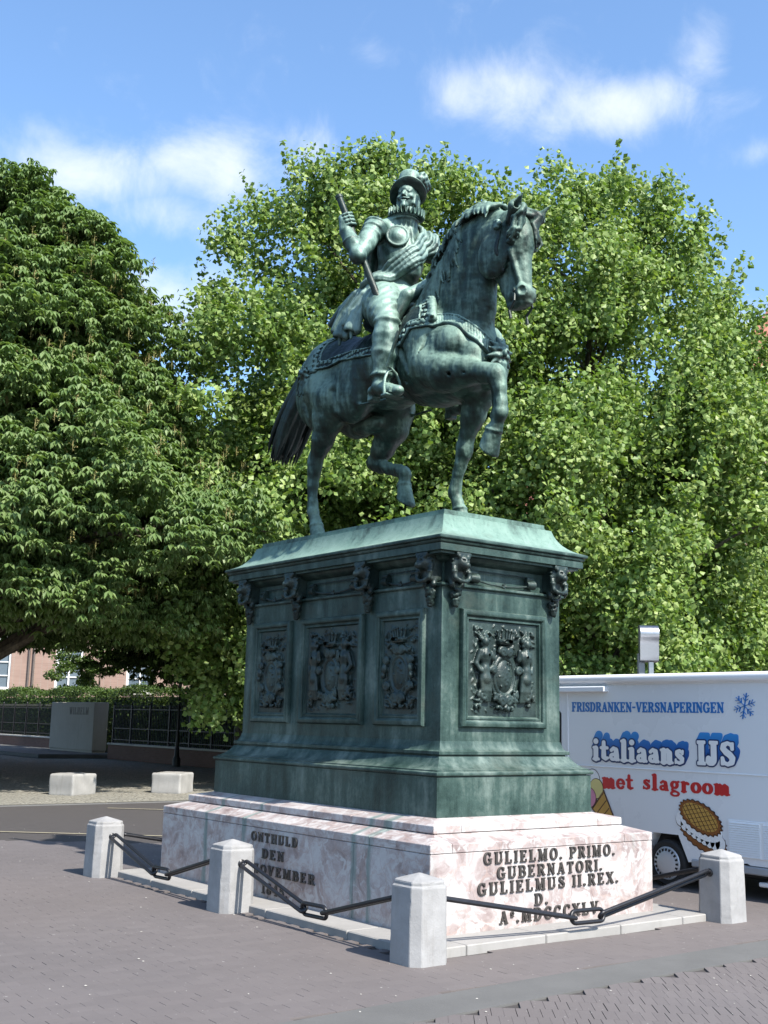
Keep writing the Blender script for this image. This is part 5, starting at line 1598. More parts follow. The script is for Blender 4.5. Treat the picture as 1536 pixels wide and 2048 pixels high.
# ------------------------------------------------------------------ ice cream van
VX = 3.05
M_VAN = plain('van_white', (.74,.75,.77), .28, 0, .02, 1.5)
M_VANTRIM = plain('van_trim', (.80,.81,.83), .35, 0, .03, 3)
M_RUBBER = plain('tyre_rubber', (.018,.018,.019), .8, 0, .3, 20)
M_UNDER = plain('underbody_black', (.012,.012,.013), .7, 0, .2, 8)
M_HUB = plain('hubcap', (.55,.57,.60), .35, .4, .05, 10)
M_GLASS = plain('van_glass', (.02,.03,.04), .06, 0, .1, 2)
M_INK = plain('ink_dark_blue', (.012,.035,.12), .35, 0, .05, 5)
M_BLUE = plain('ink_blue', (.02,.16,.46), .35, 0, .05, 5)
M_RED = plain('ink_red', (.52,.02,.022), .35, 0, .05, 5)
M_WAF = plain('ink_waffle', (.50,.28,.06), .4, 0, .15, 12)
M_WAFD = plain('ink_waffle_dark', (.22,.075,.016), .4, 0, .1, 12)
M_INKB = plain('ink_outline', (.05,.015,.008), .4, 0, .1, 8)
M_CREAM = plain('ink_cream', (.80,.80,.80), .4, 0, .02, 8)
M_YEL = plain('ink_vanilla', (.66,.56,.22), .4, 0, .05, 8)
M_PINK = plain('ink_pink', (.62,.25,.36), .4, 0, .05, 8)
def blue_fade():
    t = NT('ink_blue_fade'); s = t.n('ShaderNodeSeparateXYZ', {0: t.n('ShaderNodeNewGeometry').outputs['Position']})
    t.bsdf(t.ramp(t.mrange(s.outputs[2], 1.24, 1.56), [(0, (.012,.05,.20)), (.5, (.02,.12,.40)), (1, (.04,.26,.62))]), .35)
    return t.m
M_FADE = blue_fade()
VAN = thing('ice_cream_van', 'white ice cream van with blue and red lettering parked behind the monument', 'van', (VX, 0, GZ))
VO = Vector((VX, 0, GZ))
Y0, Y1 = -3.25, 2.3
def vloc(y, z, out=0.0): return (-out, y, z-GZ)
# body shell: side with wheel openings, chamfered roof edge
mb = MB()
low = [(Y0,.27-GZ),(-1.99,.27-GZ),(-1.96,.285-GZ),(-1.235,.225-GZ),(-1.11,.49-GZ),(-.775,.49-GZ),(-.62,.225-GZ),(1.45,.225-GZ),(1.60,.49-GZ),(1.98,.49-GZ),(2.12,.225-GZ),(Y1,.225-GZ)]
top = 2.10-GZ
n = len(low)
for x in (0.0, 2.0):
    mb.v += [(x, y, z) for y, z in low]+[(x, y, top) for y, z in low]
for s in (0, 1):
    o = s*2*n
    for i in range(n-1): mb.f.append((o+i, o+i+1, o+n+i+1, o+n+i))
mb.f.append((0, n, 3*n, 2*n)); mb.f.append((n-1, 2*n-1, 4*n-1, 3*n-1))
for i in range(n-1): mb.f.append((i, i+1, 2*n+i+1, 2*n+i))
mb.f.append((n, 2*n-1, 4*n-1, 3*n))
mb.build('body', M_VAN, VAN)
# cab
mb = MB(); mb.prism([(Y1,.225-GZ),(3.75,.225-GZ),(3.80,.75-GZ),(3.62,1.05-GZ),(3.02,1.15-GZ),(2.62,1.80-GZ),(Y1,1.86-GZ)], 'x', .08, 1.92)
mb.v = [(v[0], v[1], v[2]) for v in mb.v]
CAB = mb.build('cab', M_VAN, VAN)
mb = MB(); mb.prism([(2.42,1.15-GZ),(2.92,1.15-GZ),(2.56,1.72-GZ),(2.42,1.74-GZ)], 'x', .072, .078); mb.build('side_window', M_GLASS, CAB)
mb = MB(); mb.quad((.2,2.995,1.2-GZ),(1.8,2.995,1.2-GZ),(1.8,2.66,1.75-GZ),(.2,2.66,1.75-GZ)); mb.build('windscreen', M_GLASS, CAB)
for x in (.25, 1.75): MB().box((x-.12,3.78,.62-GZ),(x+.12,3.815,.80-GZ),.01).build('headlight', M_CREAM, CAB)
# roof cap with rounded rim
mb = MB(); prof = []
for k in range(9):
    a = math.pi*(k/8); prof.append((-.03-.035*math.sin(a), 2.142-GZ-.048*math.cos(a)))
prof += [(.5,2.205-GZ),(1.5,2.205-GZ)]+[(2.03+.035*math.sin(math.pi*k/8), 2.142-GZ+.048*math.cos(math.pi*k/8)) for k in range(9)]
mb.prism(prof, 'y', Y0-.03, Y1+.03)
mb.v = [(v[0], v[1], v[2]) for v in mb.v]
mb.build('roof', M_VANTRIM, VAN, smooth='auto')
MB().box(vloc(Y0,2.078,.012), vloc(Y1,2.098,-.01), .004).build('gutter_rail', M_VANTRIM, VAN)
MB().box(vloc(-.168,1.995,.085), vloc(2.0,2.058,-.01), .008).build('awning_rail', M_VANTRIM, VAN)
MB().box(vloc(.458,.50,.010), vloc(.482,1.99,-.01), .003).build('door_trim', M_VANTRIM, VAN)
MB().box(vloc(Y0,1.148,.009), vloc(.458,1.163,-.01), .003).build('waist_trim', M_VANTRIM, VAN)
mb = MB()
wp = [(.60,1.36),(.62,1.335),(1.75,1.335),(1.77,1.36),(1.77,1.74),(1.75,1.765),(.62,1.765),(.60,1.74)]
mb.prism([(y, z-GZ) for y, z in [(.575,1.35),(.605,1.32),(1.77,1.32),(1.80,1.35),(1.80,1.75),(1.77,1.78),(.605,1.78),(.575,1.75)]], 'x', -.006, .02); WN = mb.build('window', M_UNDER, VAN)
mb = MB(); mb.prism([(y, z-GZ) for y, z in wp], 'x', -.009, -.004); mb.build('pane', M_GLASS, WN)
# underside, bumper, wheels
MB().box(vloc(Y0+.1,.12,-.15), vloc(Y1,.5,-1.85), .02).build('chassis', M_UNDER, VAN)
MB().box(vloc(Y0,.185,.02), vloc(-1.28,.262,-.05), .012).build('side_bumper', plain('bumper_grey', (.30,.31,.33), .5), VAN)
MB().box(vloc(-2.6,.07,-.04), vloc(-2.05,.115,-.30), .01).build('step', M_VANTRIM, VAN)
def wheel(y, x, sgn):
    w = bpy.data.objects.new('wheel', None); w.location = (x, y, .185-GZ); w.rotation_euler = (0, R(-90)*sgn, 0); link(w, VAN)
    mb = MB(); mb.lathe([(.15,-.09),(.215,-.092),(.238,-.075),(.245,-.04),(.245,.04),(.238,.075),(.215,.092),(.172,.088),(.168,.07)], (0,0,0), 40); mb.build('tyre', M_RUBBER, w, smooth='auto')
    mb = MB(); mb.lathe([(.168,.06),(.170,.092),(.163,.098),(.158,.094),(.120,.108),(.112,.112),(.05,.115),(.0,.116)], (0,0,0), 40); hb = mb.build('hubcap', M_HUB, w, smooth='auto')
    for k in range(20):
        a = k*2*math.pi/20; c, s_ = math.cos(a), math.sin(a)
        mb = MB(); q = [(.124,-.009),(.151,-.012),(.151,.012),(.124,.009)]
        mb.prism([(u*c-v*s_, u*s_+v*c) for u, v in q], 'z', .090, .1085); mb.build('slot', M_UNDER, hb)
for y in (-.945, 1.79): wheel(y, .10, 1); wheel(y, 1.90, -1)
# vent with louvres
VT = MB().box(vloc(-2.95,.335,.010), vloc(-1.742,.700,-.01), .004).build('vent', M_VANTRIM, VAN)
for bx in range(3):
    for k in range(15):
        z = .350+k*.0228; a = -2.30+.0-bx*.30+.05*0
        mb = MB(); ya, yb = -1.765-bx*.40-.36, -1.765-bx*.40
        mb.prism([(-.022,z-GZ),(-.009,z-GZ),(-.009,z+.016-GZ),(-.012,z+.016-GZ)], 'y', ya, yb); mb.build('louvre', M_VANTRIM, VT)
# lettering
def side_text(name, txt, y0, y1, z, hgt, mat, out=.002, **kw):
    ln = bpy.data.objects.new(name, None); ln.location = (0, 0, 0); link(ln, VAN)
    obs = write(txt, ln, mat, (-out, y0, z-GZ), (0,-1,0), (0,0,1), hgt, y0-y1, depth_m=.003, **kw)
    return ln
side_text('lettering', 'FRISDRANKEN-VERSNAPERINGEN', .402, -1.733, 1.772, .106, M_BLUE, grow=.03, key='fr', track=.05)
for key, mat, out, kw in (('sh', M_FADE, .002, dict(grow=.085, shift=(.16,.30))), ('ol', M_INK, .0055, dict(grow=.075)), ('wh', M_CREAM, .009, dict(grow=.012))):
    side_text('lettering', 'italiaans', .075, -1.225, 1.225, .235, mat, out, key=key, track=.03, **kw)
for key, mat, out, kw in (('shc', M_FADE, .002, dict(grow=.10, shift=(.16,.30))), ('olc', M_INK, .0055, dict(grow=.105)), ('whc', M_CREAM, .009, dict(grow=.045))):
    side_text('lettering', 'IJS', -1.395, -1.85, 1.238, .235, mat, out, key=key, track=.10, **kw)
side_text('lettering', 'met', -.055, -.512, .918, .178, M_RED, .002, key='rd', track=.05, grow=.0)
side_text('lettering', 'slagroom', -.636, -1.779, .935, .170, M_RED, .002, key='rd', track=.05, grow=.0)
# snowflake
mb = MB(); cy, cz = -1.985, 1.843-GZ
for k in range(6):
    a = R(60*k+18)
    def q(u, v): return (-.003, cy-(u*math.cos(a)-v*math.sin(a)), cz+(u*math.sin(a)+v*math.cos(a)))
    for p0, p1 in ((q(0,0), q(.135,0)), (q(.05,0), q(.082,.034)), (q(.05,0), q(.082,-.034)), (q(.085,0), q(.117,.032)), (q(.085,0), q(.117,-.032))): mb.tube([p0, p1], .0085, 6, flat=.4)
mb.build('snowflake', M_BLUE, VAN)
# pictures of a waffle sandwich and a cornet, printed flat on the side
def decal(name, poly, mat, layer, parent=VAN):
    mb = MB(); mb.prism([(y, z-GZ) for y, z in poly], 'x', -.002-.0022*layer, .003); return mb.build(name, mat, parent)
def wav(cy, cz, ra, rb, tilt, scal=0, amp=0.0, n=120, a0=0, a1=360):
    P = []
    for k in range(n if a1-a0 == 360 else n+1):
        a = R(a0+(a1-a0)*k/n); m = 1+amp*math.sin(scal*a)
        u, v = ra*m*math.cos(a), rb*m*math.sin(a)
        P.append((cy-(u*math.cos(tilt)-v*math.sin(tilt)), cz+(u*math.sin(tilt)+v*math.cos(tilt))))
    return P
tw = R(-24)
PIC = decal('waffle_picture', wav(-1.42,.515,.315,.150,tw,24,.045), M_INKB, 0)
decal('lower_waffle', wav(-1.42,.517,.302,.138,tw,24,.045), M_WAFD, 1, PIC)
for k in range(9):
    t = -.27+.068*k
    cyy, czz = -1.395-(t*math.cos(tw)), .585+t*math.sin(tw)-.075*math.sqrt(max(0, 1-(t/.31)**2))
    decal('cream_outline', wav(cyy, czz, .064, .078, 0, 0, 0, 24), M_INKB, 2, PIC)
for k in range(9):
    t = -.27+.068*k
    cyy, czz = -1.395-(t*math.cos(tw)), .588+t*math.sin(tw)-.072*math.sqrt(max(0, 1-(t/.31)**2))
    decal('cream', wav(cyy, czz, .060, .074, 0, 0, 0, 24), M_CREAM, 3, PIC)
decal('cream', wav(-1.395, .62, .29, .13, tw), M_CREAM, 3.5, PIC)
decal('upper_outline', wav(-1.405,.690,.285,.148,tw,24,.045), M_INKB, 4.5, PIC)
decal('upper_rim', wav(-1.405,.692,.272,.136,tw,24,.045), M_WAFD, 5.5, PIC)
decal('upper_waffle', wav(-1.405,.695,.235,.112,tw), M_WAF, 6.5, PIC)
for fam in (0, 1):
    for k in range(-5, 6):
        sg = 1 if fam == 0 else -1
        u0 = k*.078; P = []
        for e in (-1, 1):
            for w in ((-.004, .004) if e < 0 else (.004, -.004)):
                for L in np.linspace(.3, 0, 60):
                    u, v = u0+w+e*L*.75*sg, e*L*.52
                    if (u/.235)**2+(v/.112)**2 <= 1: break
                P.append((-1.405-(u*math.cos(tw)-v*math.sin(tw)), .695+(u*math.sin(tw)+v*math.cos(tw))))
        if abs(P[0][0]-P[2][0])+abs(P[0][1]-P[2][1]) > .03: decal('grid_line', P, M_INKB, 7.3+fam*.5, PIC)
CN = decal('cornet_picture', wav(.09,.985,.115,.14,0), M_INKB, 0)
decal('vanilla_scoop', wav(.09,.985,.108,.132,0), M_CREAM, 1, CN)
decal('scoop_outline', wav(.03,.905,.105,.115,0), M_INKB, 2, CN); decal('scoop', wav(.03,.905,.098,.108,0), M_YEL, 3, CN)
decal('scoop_outline', wav(.15,.80,.12,.12,0), M_INKB, 3.6, CN); decal('scoop', wav(.15,.80,.113,.113,0), M_PINK, 4.2, CN)
decal('cone_outline', [(.10,.68),(-.085,.895),(-.10,.86),(-.235,.60),(-.33,.40),(-.22,.42)], M_INKB, 4.8, CN)
decal('cone_wafer', [(.085,.682),(-.082,.880),(-.095,.85),(-.225,.60),(-.312,.415),(-.222,.432)], M_WAF, 5.4, CN)
for k in range(6):
    a = k/5; decal('grid_line', [(.085-.30*a,.682-.25*a),(.085-.30*a-.008,.682-.25*a-.006),(-.09-.20*a,.865-.42*a),(-.083-.20*a,.872-.42*a)], M_INKB, 6, CN)

# ------------------------------------------------------------------ trees
def leaf_mat(name, a, b, c, trans=.35, rough=.42, spec=.5):
    t = NT(name)
    g = t.n('ShaderNodeNewGeometry'); r = g.outputs['Random Per Island']
    n = t.noise(t.pos(), .35, 3, .5)
    f = t.math('ADD', t.math('MULTIPLY', r, .75), t.math('MULTIPLY', n, .35))
    col = t.ramp(f, [(.05, a), (.5, b), (.95, c)])
    p = t.n('ShaderNodeBsdfPrincipled'); t.set(p, 'Base Color', col); t.set(p, 'Roughness', rough); t.set(p, 'Specular IOR Level', spec)
    tr = t.n('ShaderNodeBsdfTranslucent'); t.set(tr, 'Color', t.mix(1.0, col, (1.25,1.35,.55), 'MULTIPLY'))
    mx = t.n('ShaderNodeMixShader', {0: trans, 1: p.outputs[0], 2: tr.outputs[0]})
    t.t.links.new(mx.outputs[0], t.out.inputs[0])
    return t.m
M_PLANE = leaf_mat('plane_leaves', (.068,.122,.026), (.138,.220,.048), (.28,.350,.118), .32, .48, .35)  # palest random leaf tone stands in for sun highlights
M_CHEST = leaf_mat('chestnut_leaves', (.070,.125,.036), (.115,.180,.056), (.19,.255,.105), .34, .48, .4)
M_FLOWER = leaf_mat('chestnut_fruit_stalks', (.16,.15,.05), (.20,.18,.065), (.24,.20,.08), .2, .6, .3)
M_HEDGE = leaf_mat('hedge_leaves', (.035,.062,.012), (.055,.095,.018), (.085,.13,.028), .3, .5, .35)
def bark(name, a, b):
    t = NT(name); v = t.pos((1,1,.35)); n = t.noise(v, 7, 6, .65)
    t.bsdf(t.ramp(n, [(.35, a), (.62, b)]), .9, 0, t.bump(n, .6, .03), .2)
    return t.m
M_BARK = bark('bark', (.035,.028,.020), (.12,.10,.075))
def quads(P, U, W, fold=None):
    """kite shaped leaves: P base points, U length vectors, W half width vectors"""
    n = len(P)
    N = np.cross(U, W); N /= np.linalg.norm(N, axis=1, keepdims=True)+1e-9
    bend = np.linalg.norm(U, axis=1, keepdims=True)*.12
    V = np.empty((n, 4, 3), np.float32)
    V[:,0] = P; V[:,1] = P+U*.45+W-N*bend; V[:,2] = P+U; V[:,3] = P+U*.45-W-N*bend
    F = np.arange(n*4, dtype=np.int32).reshape(n, 4)
    return V.reshape(-1, 3), F
def unit(v): return v/(np.linalg.norm(v, axis=-1, keepdims=True)+1e-9)
def limb(mb, a, b, r0, r1, rg, n=6, wob=.12):
    a, b = np.array(a, float), np.array(b, float); L = np.linalg.norm(b-a); P = []
    for i in range(n+1):
        t = i/n; P.append(tuple(a+(b-a)*t+np.array((rg.normal(), rg.normal(), rg.normal()*.5))*wob*L*.12*math.sin(math.pi*t)+np.array((0,0,.10*L*math.sin(math.pi*t)))))
    mb.tube(P, [r0+(r1-r0)*i/n for i in range(n+1)], 7)
def prof_r(prof, z): return np.interp(z, [p[0] for p in prof], [p[1] for p in prof])
def plane_tree(name, label, base, prof, n_clump, n_leaf, seed, leaf=.15, spires=30, group=None):
    rg = np.random.default_rng(seed)
    T = thing(name, label, 'tree', (base[0], base[1], GZ), 0, group)
    z0, z1 = prof[0][0], prof[-1][0]
    cl = []
    while len(cl) < n_clump:
        z = rg.uniform(z0, z1); rr = prof_r(prof, z)
        if rg.random() > (rr/5.0)**.8: continue
        a = rg.uniform(0, 2*math.pi); u = rg.random()**.33
        lobes = 1+.13*math.sin(3*a+seed)+.10*math.sin(5*a+z*.8+seed*2)+.08*math.sin(z*1.9+a*2)
        q = np.array((math.cos(a)*rr*u*lobes, math.sin(a)*rr*u*lobes, z+rg.normal()*.2))
        cl.append((q, rg.uniform(.5,1.05), rg.uniform(.5,.95)))
    for k in range(spires):                                   # upright shoots on the crown's outline
        z = rg.uniform(z0+(z1-z0)*.35, z1-.9); rr = prof_r(prof, z); a = rg.uniform(0, 2*math.pi)
        q = np.array((math.cos(a)*rr*1.0, math.sin(a)*rr*1.0, z))
        o = unit(np.array((math.cos(a)*.5, math.sin(a)*.5, 1.0)))
        L = rg.uniform(.5, 1.4)
        for t in (0, .35, .7, 1.0): cl.append((q+o*L*t, .30*(1.15-t*.8), .36*(1.15-t*.6)))
    vol = np.array([c[1]**2*c[2] for c in cl])**.75; cnt = np.maximum((vol/vol.sum()*n_leaf).astype(int), 8)
    P = []; O = []
    for (q, rx, rz), m in zip(cl, cnt):
        d = unit(rg.normal(size=(m, 3))); r = rg.random(m)[:,None]**.55*rg.uniform(.8,1.25,(m,1))
        P.append(q+d*r*np.array((rx, rx, rz))); O.append(d)
    P = np.concatenate(P); O = np.concatenate(O); n = len(P)
    nrm = unit(O*.55+rg.normal(size=(n,3))*.85+np.array((-.1,-.35,.45)))
    U = unit(np.cross(nrm, unit(rg.normal(size=(n,3)))))
    U = unit(U+np.array((0,0,-.35))); W = unit(np.cross(nrm, U))
    s = rg.uniform(.65, 1.25, n)[:,None]*leaf
    V, F = quads(P-U*s*.5, U*s, W*s*.46)
    crown = mesh_obj('crown', np_mesh('crown', V, F), M_PLANE, T)
    mb = MB(); zt = prof[0][0]+.3; g2 = rg
    H1 = z0+(z1-z0)*.80
    mb.tube([(0,0,0),(.05,.02,zt*.5),(.0,.08,zt),(-.1,.05,zt+(H1-zt)*.5),(.05,0,H1)], [.38,.33,.28,.17,.05], 12)
    mb.build('trunk', M_BARK, T, smooth='auto')
    mb = MB()
    for k in range(34):
        q, rx, rz = cl[int(rg.integers(n_clump))]
        h = max(zt*.8, q[2]-rg.uniform(.8, 2.2)*np.hypot(q[0], q[1])*.55)
        h = min(h, H1-.5)
        limb(mb, (0,0,h), q, max(.035, .15*(1-h/z1)), .018, g2)
    mb.build('limbs', M_BARK, T, smooth='auto')
    return T
def chestnut(name, label, base, prof, n_shelf, seed, group=None):
    """horse chestnut: shelves of drooping, palmate leaves with upright stalks"""
    rg = np.random.default_rng(seed)
    T = thing(name, label, 'tree', (base[0], base[1], GZ), 0, group)
    z0, z1 = prof[0][0], prof[-1][0]
    C_ = []
    while len(C_) < n_shelf:
        z = rg.uniform(z0, z1); rr = prof_r(prof, z)
        if rg.random() > (rr/6.5)**.9: continue
        a = rg.uniform(0, 2*math.pi); u = rg.random()**.22
        lob = 1+.10*math.sin(4*a+z)+.08*math.sin(7*a-z*1.7)
        C_.append((np.array((math.cos(a)*rr*u*lob, math.sin(a)*rr*u*lob, z)), rg.uniform(.7,1.25), rg.uniform(.28,.45), a))
    PP, UU, WW = [], [], []; FP = []
    for q, rx, rz, a in C_:
        m = int(72*rx*rx)+10
        d = unit(rg.normal(size=(m,3))); r = rg.random(m)[:,None]**.45
        c = q+d*r*np.array((rx, rx, rz)); rho = np.hypot(d[:,0]*r[:,0], d[:,1]*r[:,0])
        c[:,2] -= .55*rho*rho*rx                                  # shelf droops at the rim
        yaw = (rg.uniform(0, 6.28, m)[:,None]+np.arange(6)*1.047+rg.uniform(-.15,.15,(m,6)))
        L = rg.uniform(.15, .27, m)[:,None]*rg.uniform(.75, 1.1, (m,6)); tip = rg.uniform(.25, 1.4, m)[:,None]
        u = np.stack([np.cos(yaw)*.75+math.cos(a)*.26, np.sin(yaw)*.75+math.sin(a)*.26, -tip*np.ones((1,6))], 2); u = unit(u)
        w = unit(np.cross(u, np.array((0,0,1.0))))
        PP.append(np.repeat(c[:,None], 6, 1).reshape(-1,3)); UU.append((u*L[...,None]).reshape(-1,3)); WW.append((w*L[...,None]*.215).reshape(-1,3))
        for k in range(int(rg.integers(1, 5)) if q[2] < z1-3.0 else 0):
            FP.append(q+np.array((rg.normal()*rx*.5, rg.normal()*rx*.5, rz*.7)))
    V, F = quads(np.concatenate(PP), np.concatenate(UU), np.concatenate(WW))
    mesh_obj('crown', np_mesh('crown', V, F), M_CHEST, T)
    PP, UU, WW = [], [], []
    for p in FP:                                                   # spent flower candles
        for k in range(18):
            h = rg.uniform(0, .24); an = rg.uniform(0, 6.28)
            PP.append(p+np.array((0,0,h))); rr_ = .10-.25*h; UU.append(np.array((math.cos(an)*.03, math.sin(an)*.03, .02))); PP[-1] = PP[-1]+np.array((math.cos(an)*rr_*rg.random(), math.sin(an)*rr_*rg.random(), 0)); WW.append(np.array((-math.sin(an)*.014, math.cos(an)*.014, .012)))
        PP.append(p-np.array((0,0,.05))); UU.append(np.array((0,0,.30))); WW.append(np.array((.008,-.006,0)))
    V, F = quads(np.array(PP), np.array(UU), np.array(WW))
    o = mesh_obj('flower_stalks', np_mesh('flower_stalks', V, F), M_FLOWER, T); o['kind'] = 'stuff'
    mb = MB(); mb.tube([(0,0,0),(.05,0,1.4),(.0,.1,3.2),(.1,.0,6.5),(0,.1,11)], [.48,.40,.34,.22,.06], 14); mb.build('trunk', M_BARK, T, smooth='auto')
    mb = MB()
    for k in range(46):
        q, rx, rz, a = C_[int(rg.integers(len(C_)))]
        h = min(11, max(2.6, q[2]-rg.uniform(.1, .5)*np.hypot(q[0], q[1])))
        limb(mb, (0,0,h), q, max(.04, .17*(1-h/16)), .02, rg)
    mb.build('limbs', M_BARK, T, smooth='auto')
    return T
CH1 = chestnut('chestnut_tree', 'dark green horse chestnut with drooping leaves, leftmost tree, close to the street', (1.91, 18.37),
         [(3.8,3.0),(4.2,5.6),(5.1,6.6),(6.2,6.4),(8,5.3),(10,4.3),(12,3.3),(13.8,2.0),(15.2,.5)], 820, 4)
TG = 'light green plane trees behind the statue'
plane_tree('plane_tree', 'broad light green plane tree directly behind the rider', (11.11, 15.06),
           [(1.5,3.6),(2.6,4.8),(6,5.2),(9,5.1),(11,4.8),(12.4,4.4),(14,3.9),(15.3,3.2),(16.2,2.2),(16.7,.8)], 430, 165000, 11, .145, 90, TG)
plane_tree('plane_tree', 'light green plane tree behind the horse\'s head, right of the rider', (15.7, 11.5),
           [(1.5,4.2),(2.6,5.2),(6,5.3),(9,4.8),(11.5,4.1),(13.5,3.3),(15.0,2.6),(16.2,1.7),(16.9,.5)], 430, 155000, 23, .145, 90, TG)
plane_tree('plane_tree', 'thin topped plane tree at the right edge above the van', (20.9, 11.2),
           [(1.5,4.2),(2.6,5.4),(6,5.6),(9,4.6),(10.2,3.4),(11.0,2.0),(11.6,.8),(12.6,.45),(13.8,.45),(14.8,.2)], 290, 95000, 37, .145, 70, TG)
plane_tree('plane_tree', 'smaller plane tree between the chestnut and the broad plane tree', (13.2, 20.4),
           [(2.0,3.2),(3.2,4.4),(6,4.8),(9,4.4),(11,3.6),(12.6,2.4),(13.6,.6)], 200, 50000, 41, .17, 30, TG)
plane_tree('plane_tree', 'plane tree filling the gap behind the pedestal and the van', (19.5, 18.5),
           [(1.2,3.6),(2.4,5.4),(6,5.8),(9,5.2),(11,4.0),(12.4,2.4),(13.2,.5)], 260, 60000, 59, .18, 20, TG)
chestnut('chestnut_tree', 'darker horse chestnut further back, over the railing and lamp post', (12.6, 23.4),
         [(3.1,2.4),(3.8,4.6),(5.0,5.4),(6.5,5.2),(8,4.4),(9.6,3.2),(11,1.6),(11.8,.4)], 420, 9)
for x, y, rz, lab in ((.5, 27.5, 2.1, 'horse chestnut added for shade behind the leftmost chestnut, mostly hidden by it'), (-6.5, 20.0, 4.0, 'horse chestnut added just outside the left edge to cast shade'), (6.2, 33.5, 5.1, 'horse chestnut added to shade the memorial slab and hedge')):  # extra chestnuts added to shade the left background and block sky light
    c = copy_tree(CH1, None, (x, y, GZ), rz); c['label'] = lab; c.scale = (1.2, 1.2, 1.32) if y > 25 else (1, 1, 1)

# ------------------------------------------------------------------ background
def wall_brick(name, a, b, mortar, w=.22, h=.065):
    t = NT(name)
    g = t.n('ShaderNodeNewGeometry'); sp = t.n('ShaderNodeSeparateXYZ', {0: g.outputs['Position']})
    u = t.math('ADD', sp.outputs[0], sp.outputs[1])
    v = t.n('ShaderNodeCombineXYZ', {0: u, 1: sp.outputs[2]})
    br = t.n('ShaderNodeTexBrick', {'Vector': v.outputs[0], 'Scale': 1.0, 'Color1': (*a,1), 'Color2': (*b,1), 'Mortar': (*mortar,1), 'Mortar Size': .006, 'Brick Width': w, 'Row Height': h})
    c = t.mix(t.mrange(t.noise(t.pos(), .7, 5), .4, .65, 0, .35), br.outputs[0], tuple(x*.7 for x in a))
    t.bsdf(c, .85, 0, None, .3); return t.m
M_WBRICK = wall_brick('wall_brick', (.27,.175,.14), (.31,.205,.165), (.28,.24,.205))
M_DBRICK = wall_brick('low_wall_brick', (.12,.065,.05), (.15,.08,.065), (.11,.09,.075))
M_WFRAME = plain('white_window_paint', (.66,.66,.64), .5, 0, .04, 3)
M_PANE = plain('window_pane', (.10,.13,.16), .08, 0, .2, .6)
M_SILL = stone_mat('sill_stone', (.42,.40,.36), .15, 2)
M_TILE = stone_mat('roof_tile', (.27,.105,.075), .25, 1.2, .8, (.12,.06,.05), .5)
M_MON = stone_mat('monument_stone', (.30,.275,.235), .12, .8, .8, (.20,.18,.15), .5)
M_BLOCK = stone_mat('block_stone', (.27,.262,.25), .16, 3, .8, (.15,.14,.12), .6)
# stone blocks on the cobbles
for (x, y, rz, sx, sy, lab) in ((3.18,14.95,R(32),.88,.62,'pale weathered stone block on the cobbles, the left one of two'), (5.50,14.86,R(40),.80,.70,'pale weathered stone block on the cobbles, the right one nearer the pedestal')):
    b = thing('stone_block', lab, 'stone block', (x, y, GZ), rz, 'low stone blocks on the cobbles')
    C = Clay((-.6,-.6,-.05), (.6,.6,.55), .016)
    C.box((0,0,.20), (sx/2,sy/2,.235), .045, 0)
    rg = np.random.default_rng(int(x*10)); ph = rg.uniform(0, 6, 6)
    C.warp((-.6,-.6,-.05), (.6,.6,.55), lambda X,Y,Z: .006*np.sin(X*13+ph[0])*np.sin(Y*11+ph[1])+.005*np.sin(Z*17+X*9+ph[2]))
    mesh_obj('block', C.mesh('block'), M_BLOCK, b)
# inscribed monument slab on a low platform
mon = thing('memorial_slab', 'broad pale stone memorial slab with faint lettering before the hedge', 'memorial', (13.25, 38.2, 0))
MB().box((-.29,-2.24,.18), (.34,2.22,2.13), .02).build('slab', M_MON, mon)
MB().box((-.26,-2.20,.08), (.31,2.18,.182)).build('plinth', M_MON, mon)
ln = bpy.data.objects.new('inscription', None); link(ln, mon)
write('WILHELM', ln, plain('faded_letters', (.17,.15,.13), .8), (-.29, .25, 1.62), (0,-1,0), (0,0,1), .30, 1.95, depth_m=.012)
pf = MB(); pf.box((10.2,34.6,GZ), (13.9,62,.10), .02); tag(pf.build('platform', M_BAND), 'low stone step of the memorial terrace', kind='structure')
# garden wall with iron railing
M_RAIL = plain('railing_iron', (.014,.015,.016), .5, .3, .2, 8)
def railing(x, y0, y1, zb, label, wl):
    w = thing('garden_wall', wl, 'wall', (x, (y0+y1)/2, GZ)); L = (y1-y0)/2
    MB().box((-.16,-L,0), (.16,L,zb-.07-GZ)).build('wall', M_DBRICK, w)
    MB().box((-.21,-L-.03,zb-.07-GZ), (.21,L+.03,zb-GZ), .015).build('coping', M_SILL, w)
    f = thing('iron_railing', label, 'railing', (x, (y0+y1)/2, zb))
    for z in (.12, .55, 1.28): MB().box((-.018,-L,z), (.018,L,z+.035)).build('rail', M_RAIL, f)
    bar = MB(); bar.tube([(0,0,0),(0,0,1.36)], .016, 5); bar.lathe([(.011,0),(.024,.03),(.018,.06),(.001,.13)], (0,0,1.36), 5); bme = bar.mesh('bar')
    post = MB(); post.box((-.035,-.035,0), (.035,.035,1.46)); post.lathe([(.03,0),(.05,.04),(.03,.09),(.002,.12)], (0,0,1.46), 8); pme = post.mesh('post')
    n = int((y1-y0)/.13)
    for k in range(n+1):
        y = -L+.06+(2*L-.12)*k/n
        mesh_obj('post' if k % 12 == 0 else 'bar', pme if k % 12 == 0 else bme, M_RAIL, f, (0, y, 0))
railing(14.0, 41.2, 62.0, .60, 'black iron railing on the low wall left of the memorial slab', 'low brick wall with stone coping left of the memorial slab')
railing(13.0, 18.5, 34.2, .56, 'black iron railing in the shade right of the memorial slab', 'low brick wall in deep shade right of the memorial slab')
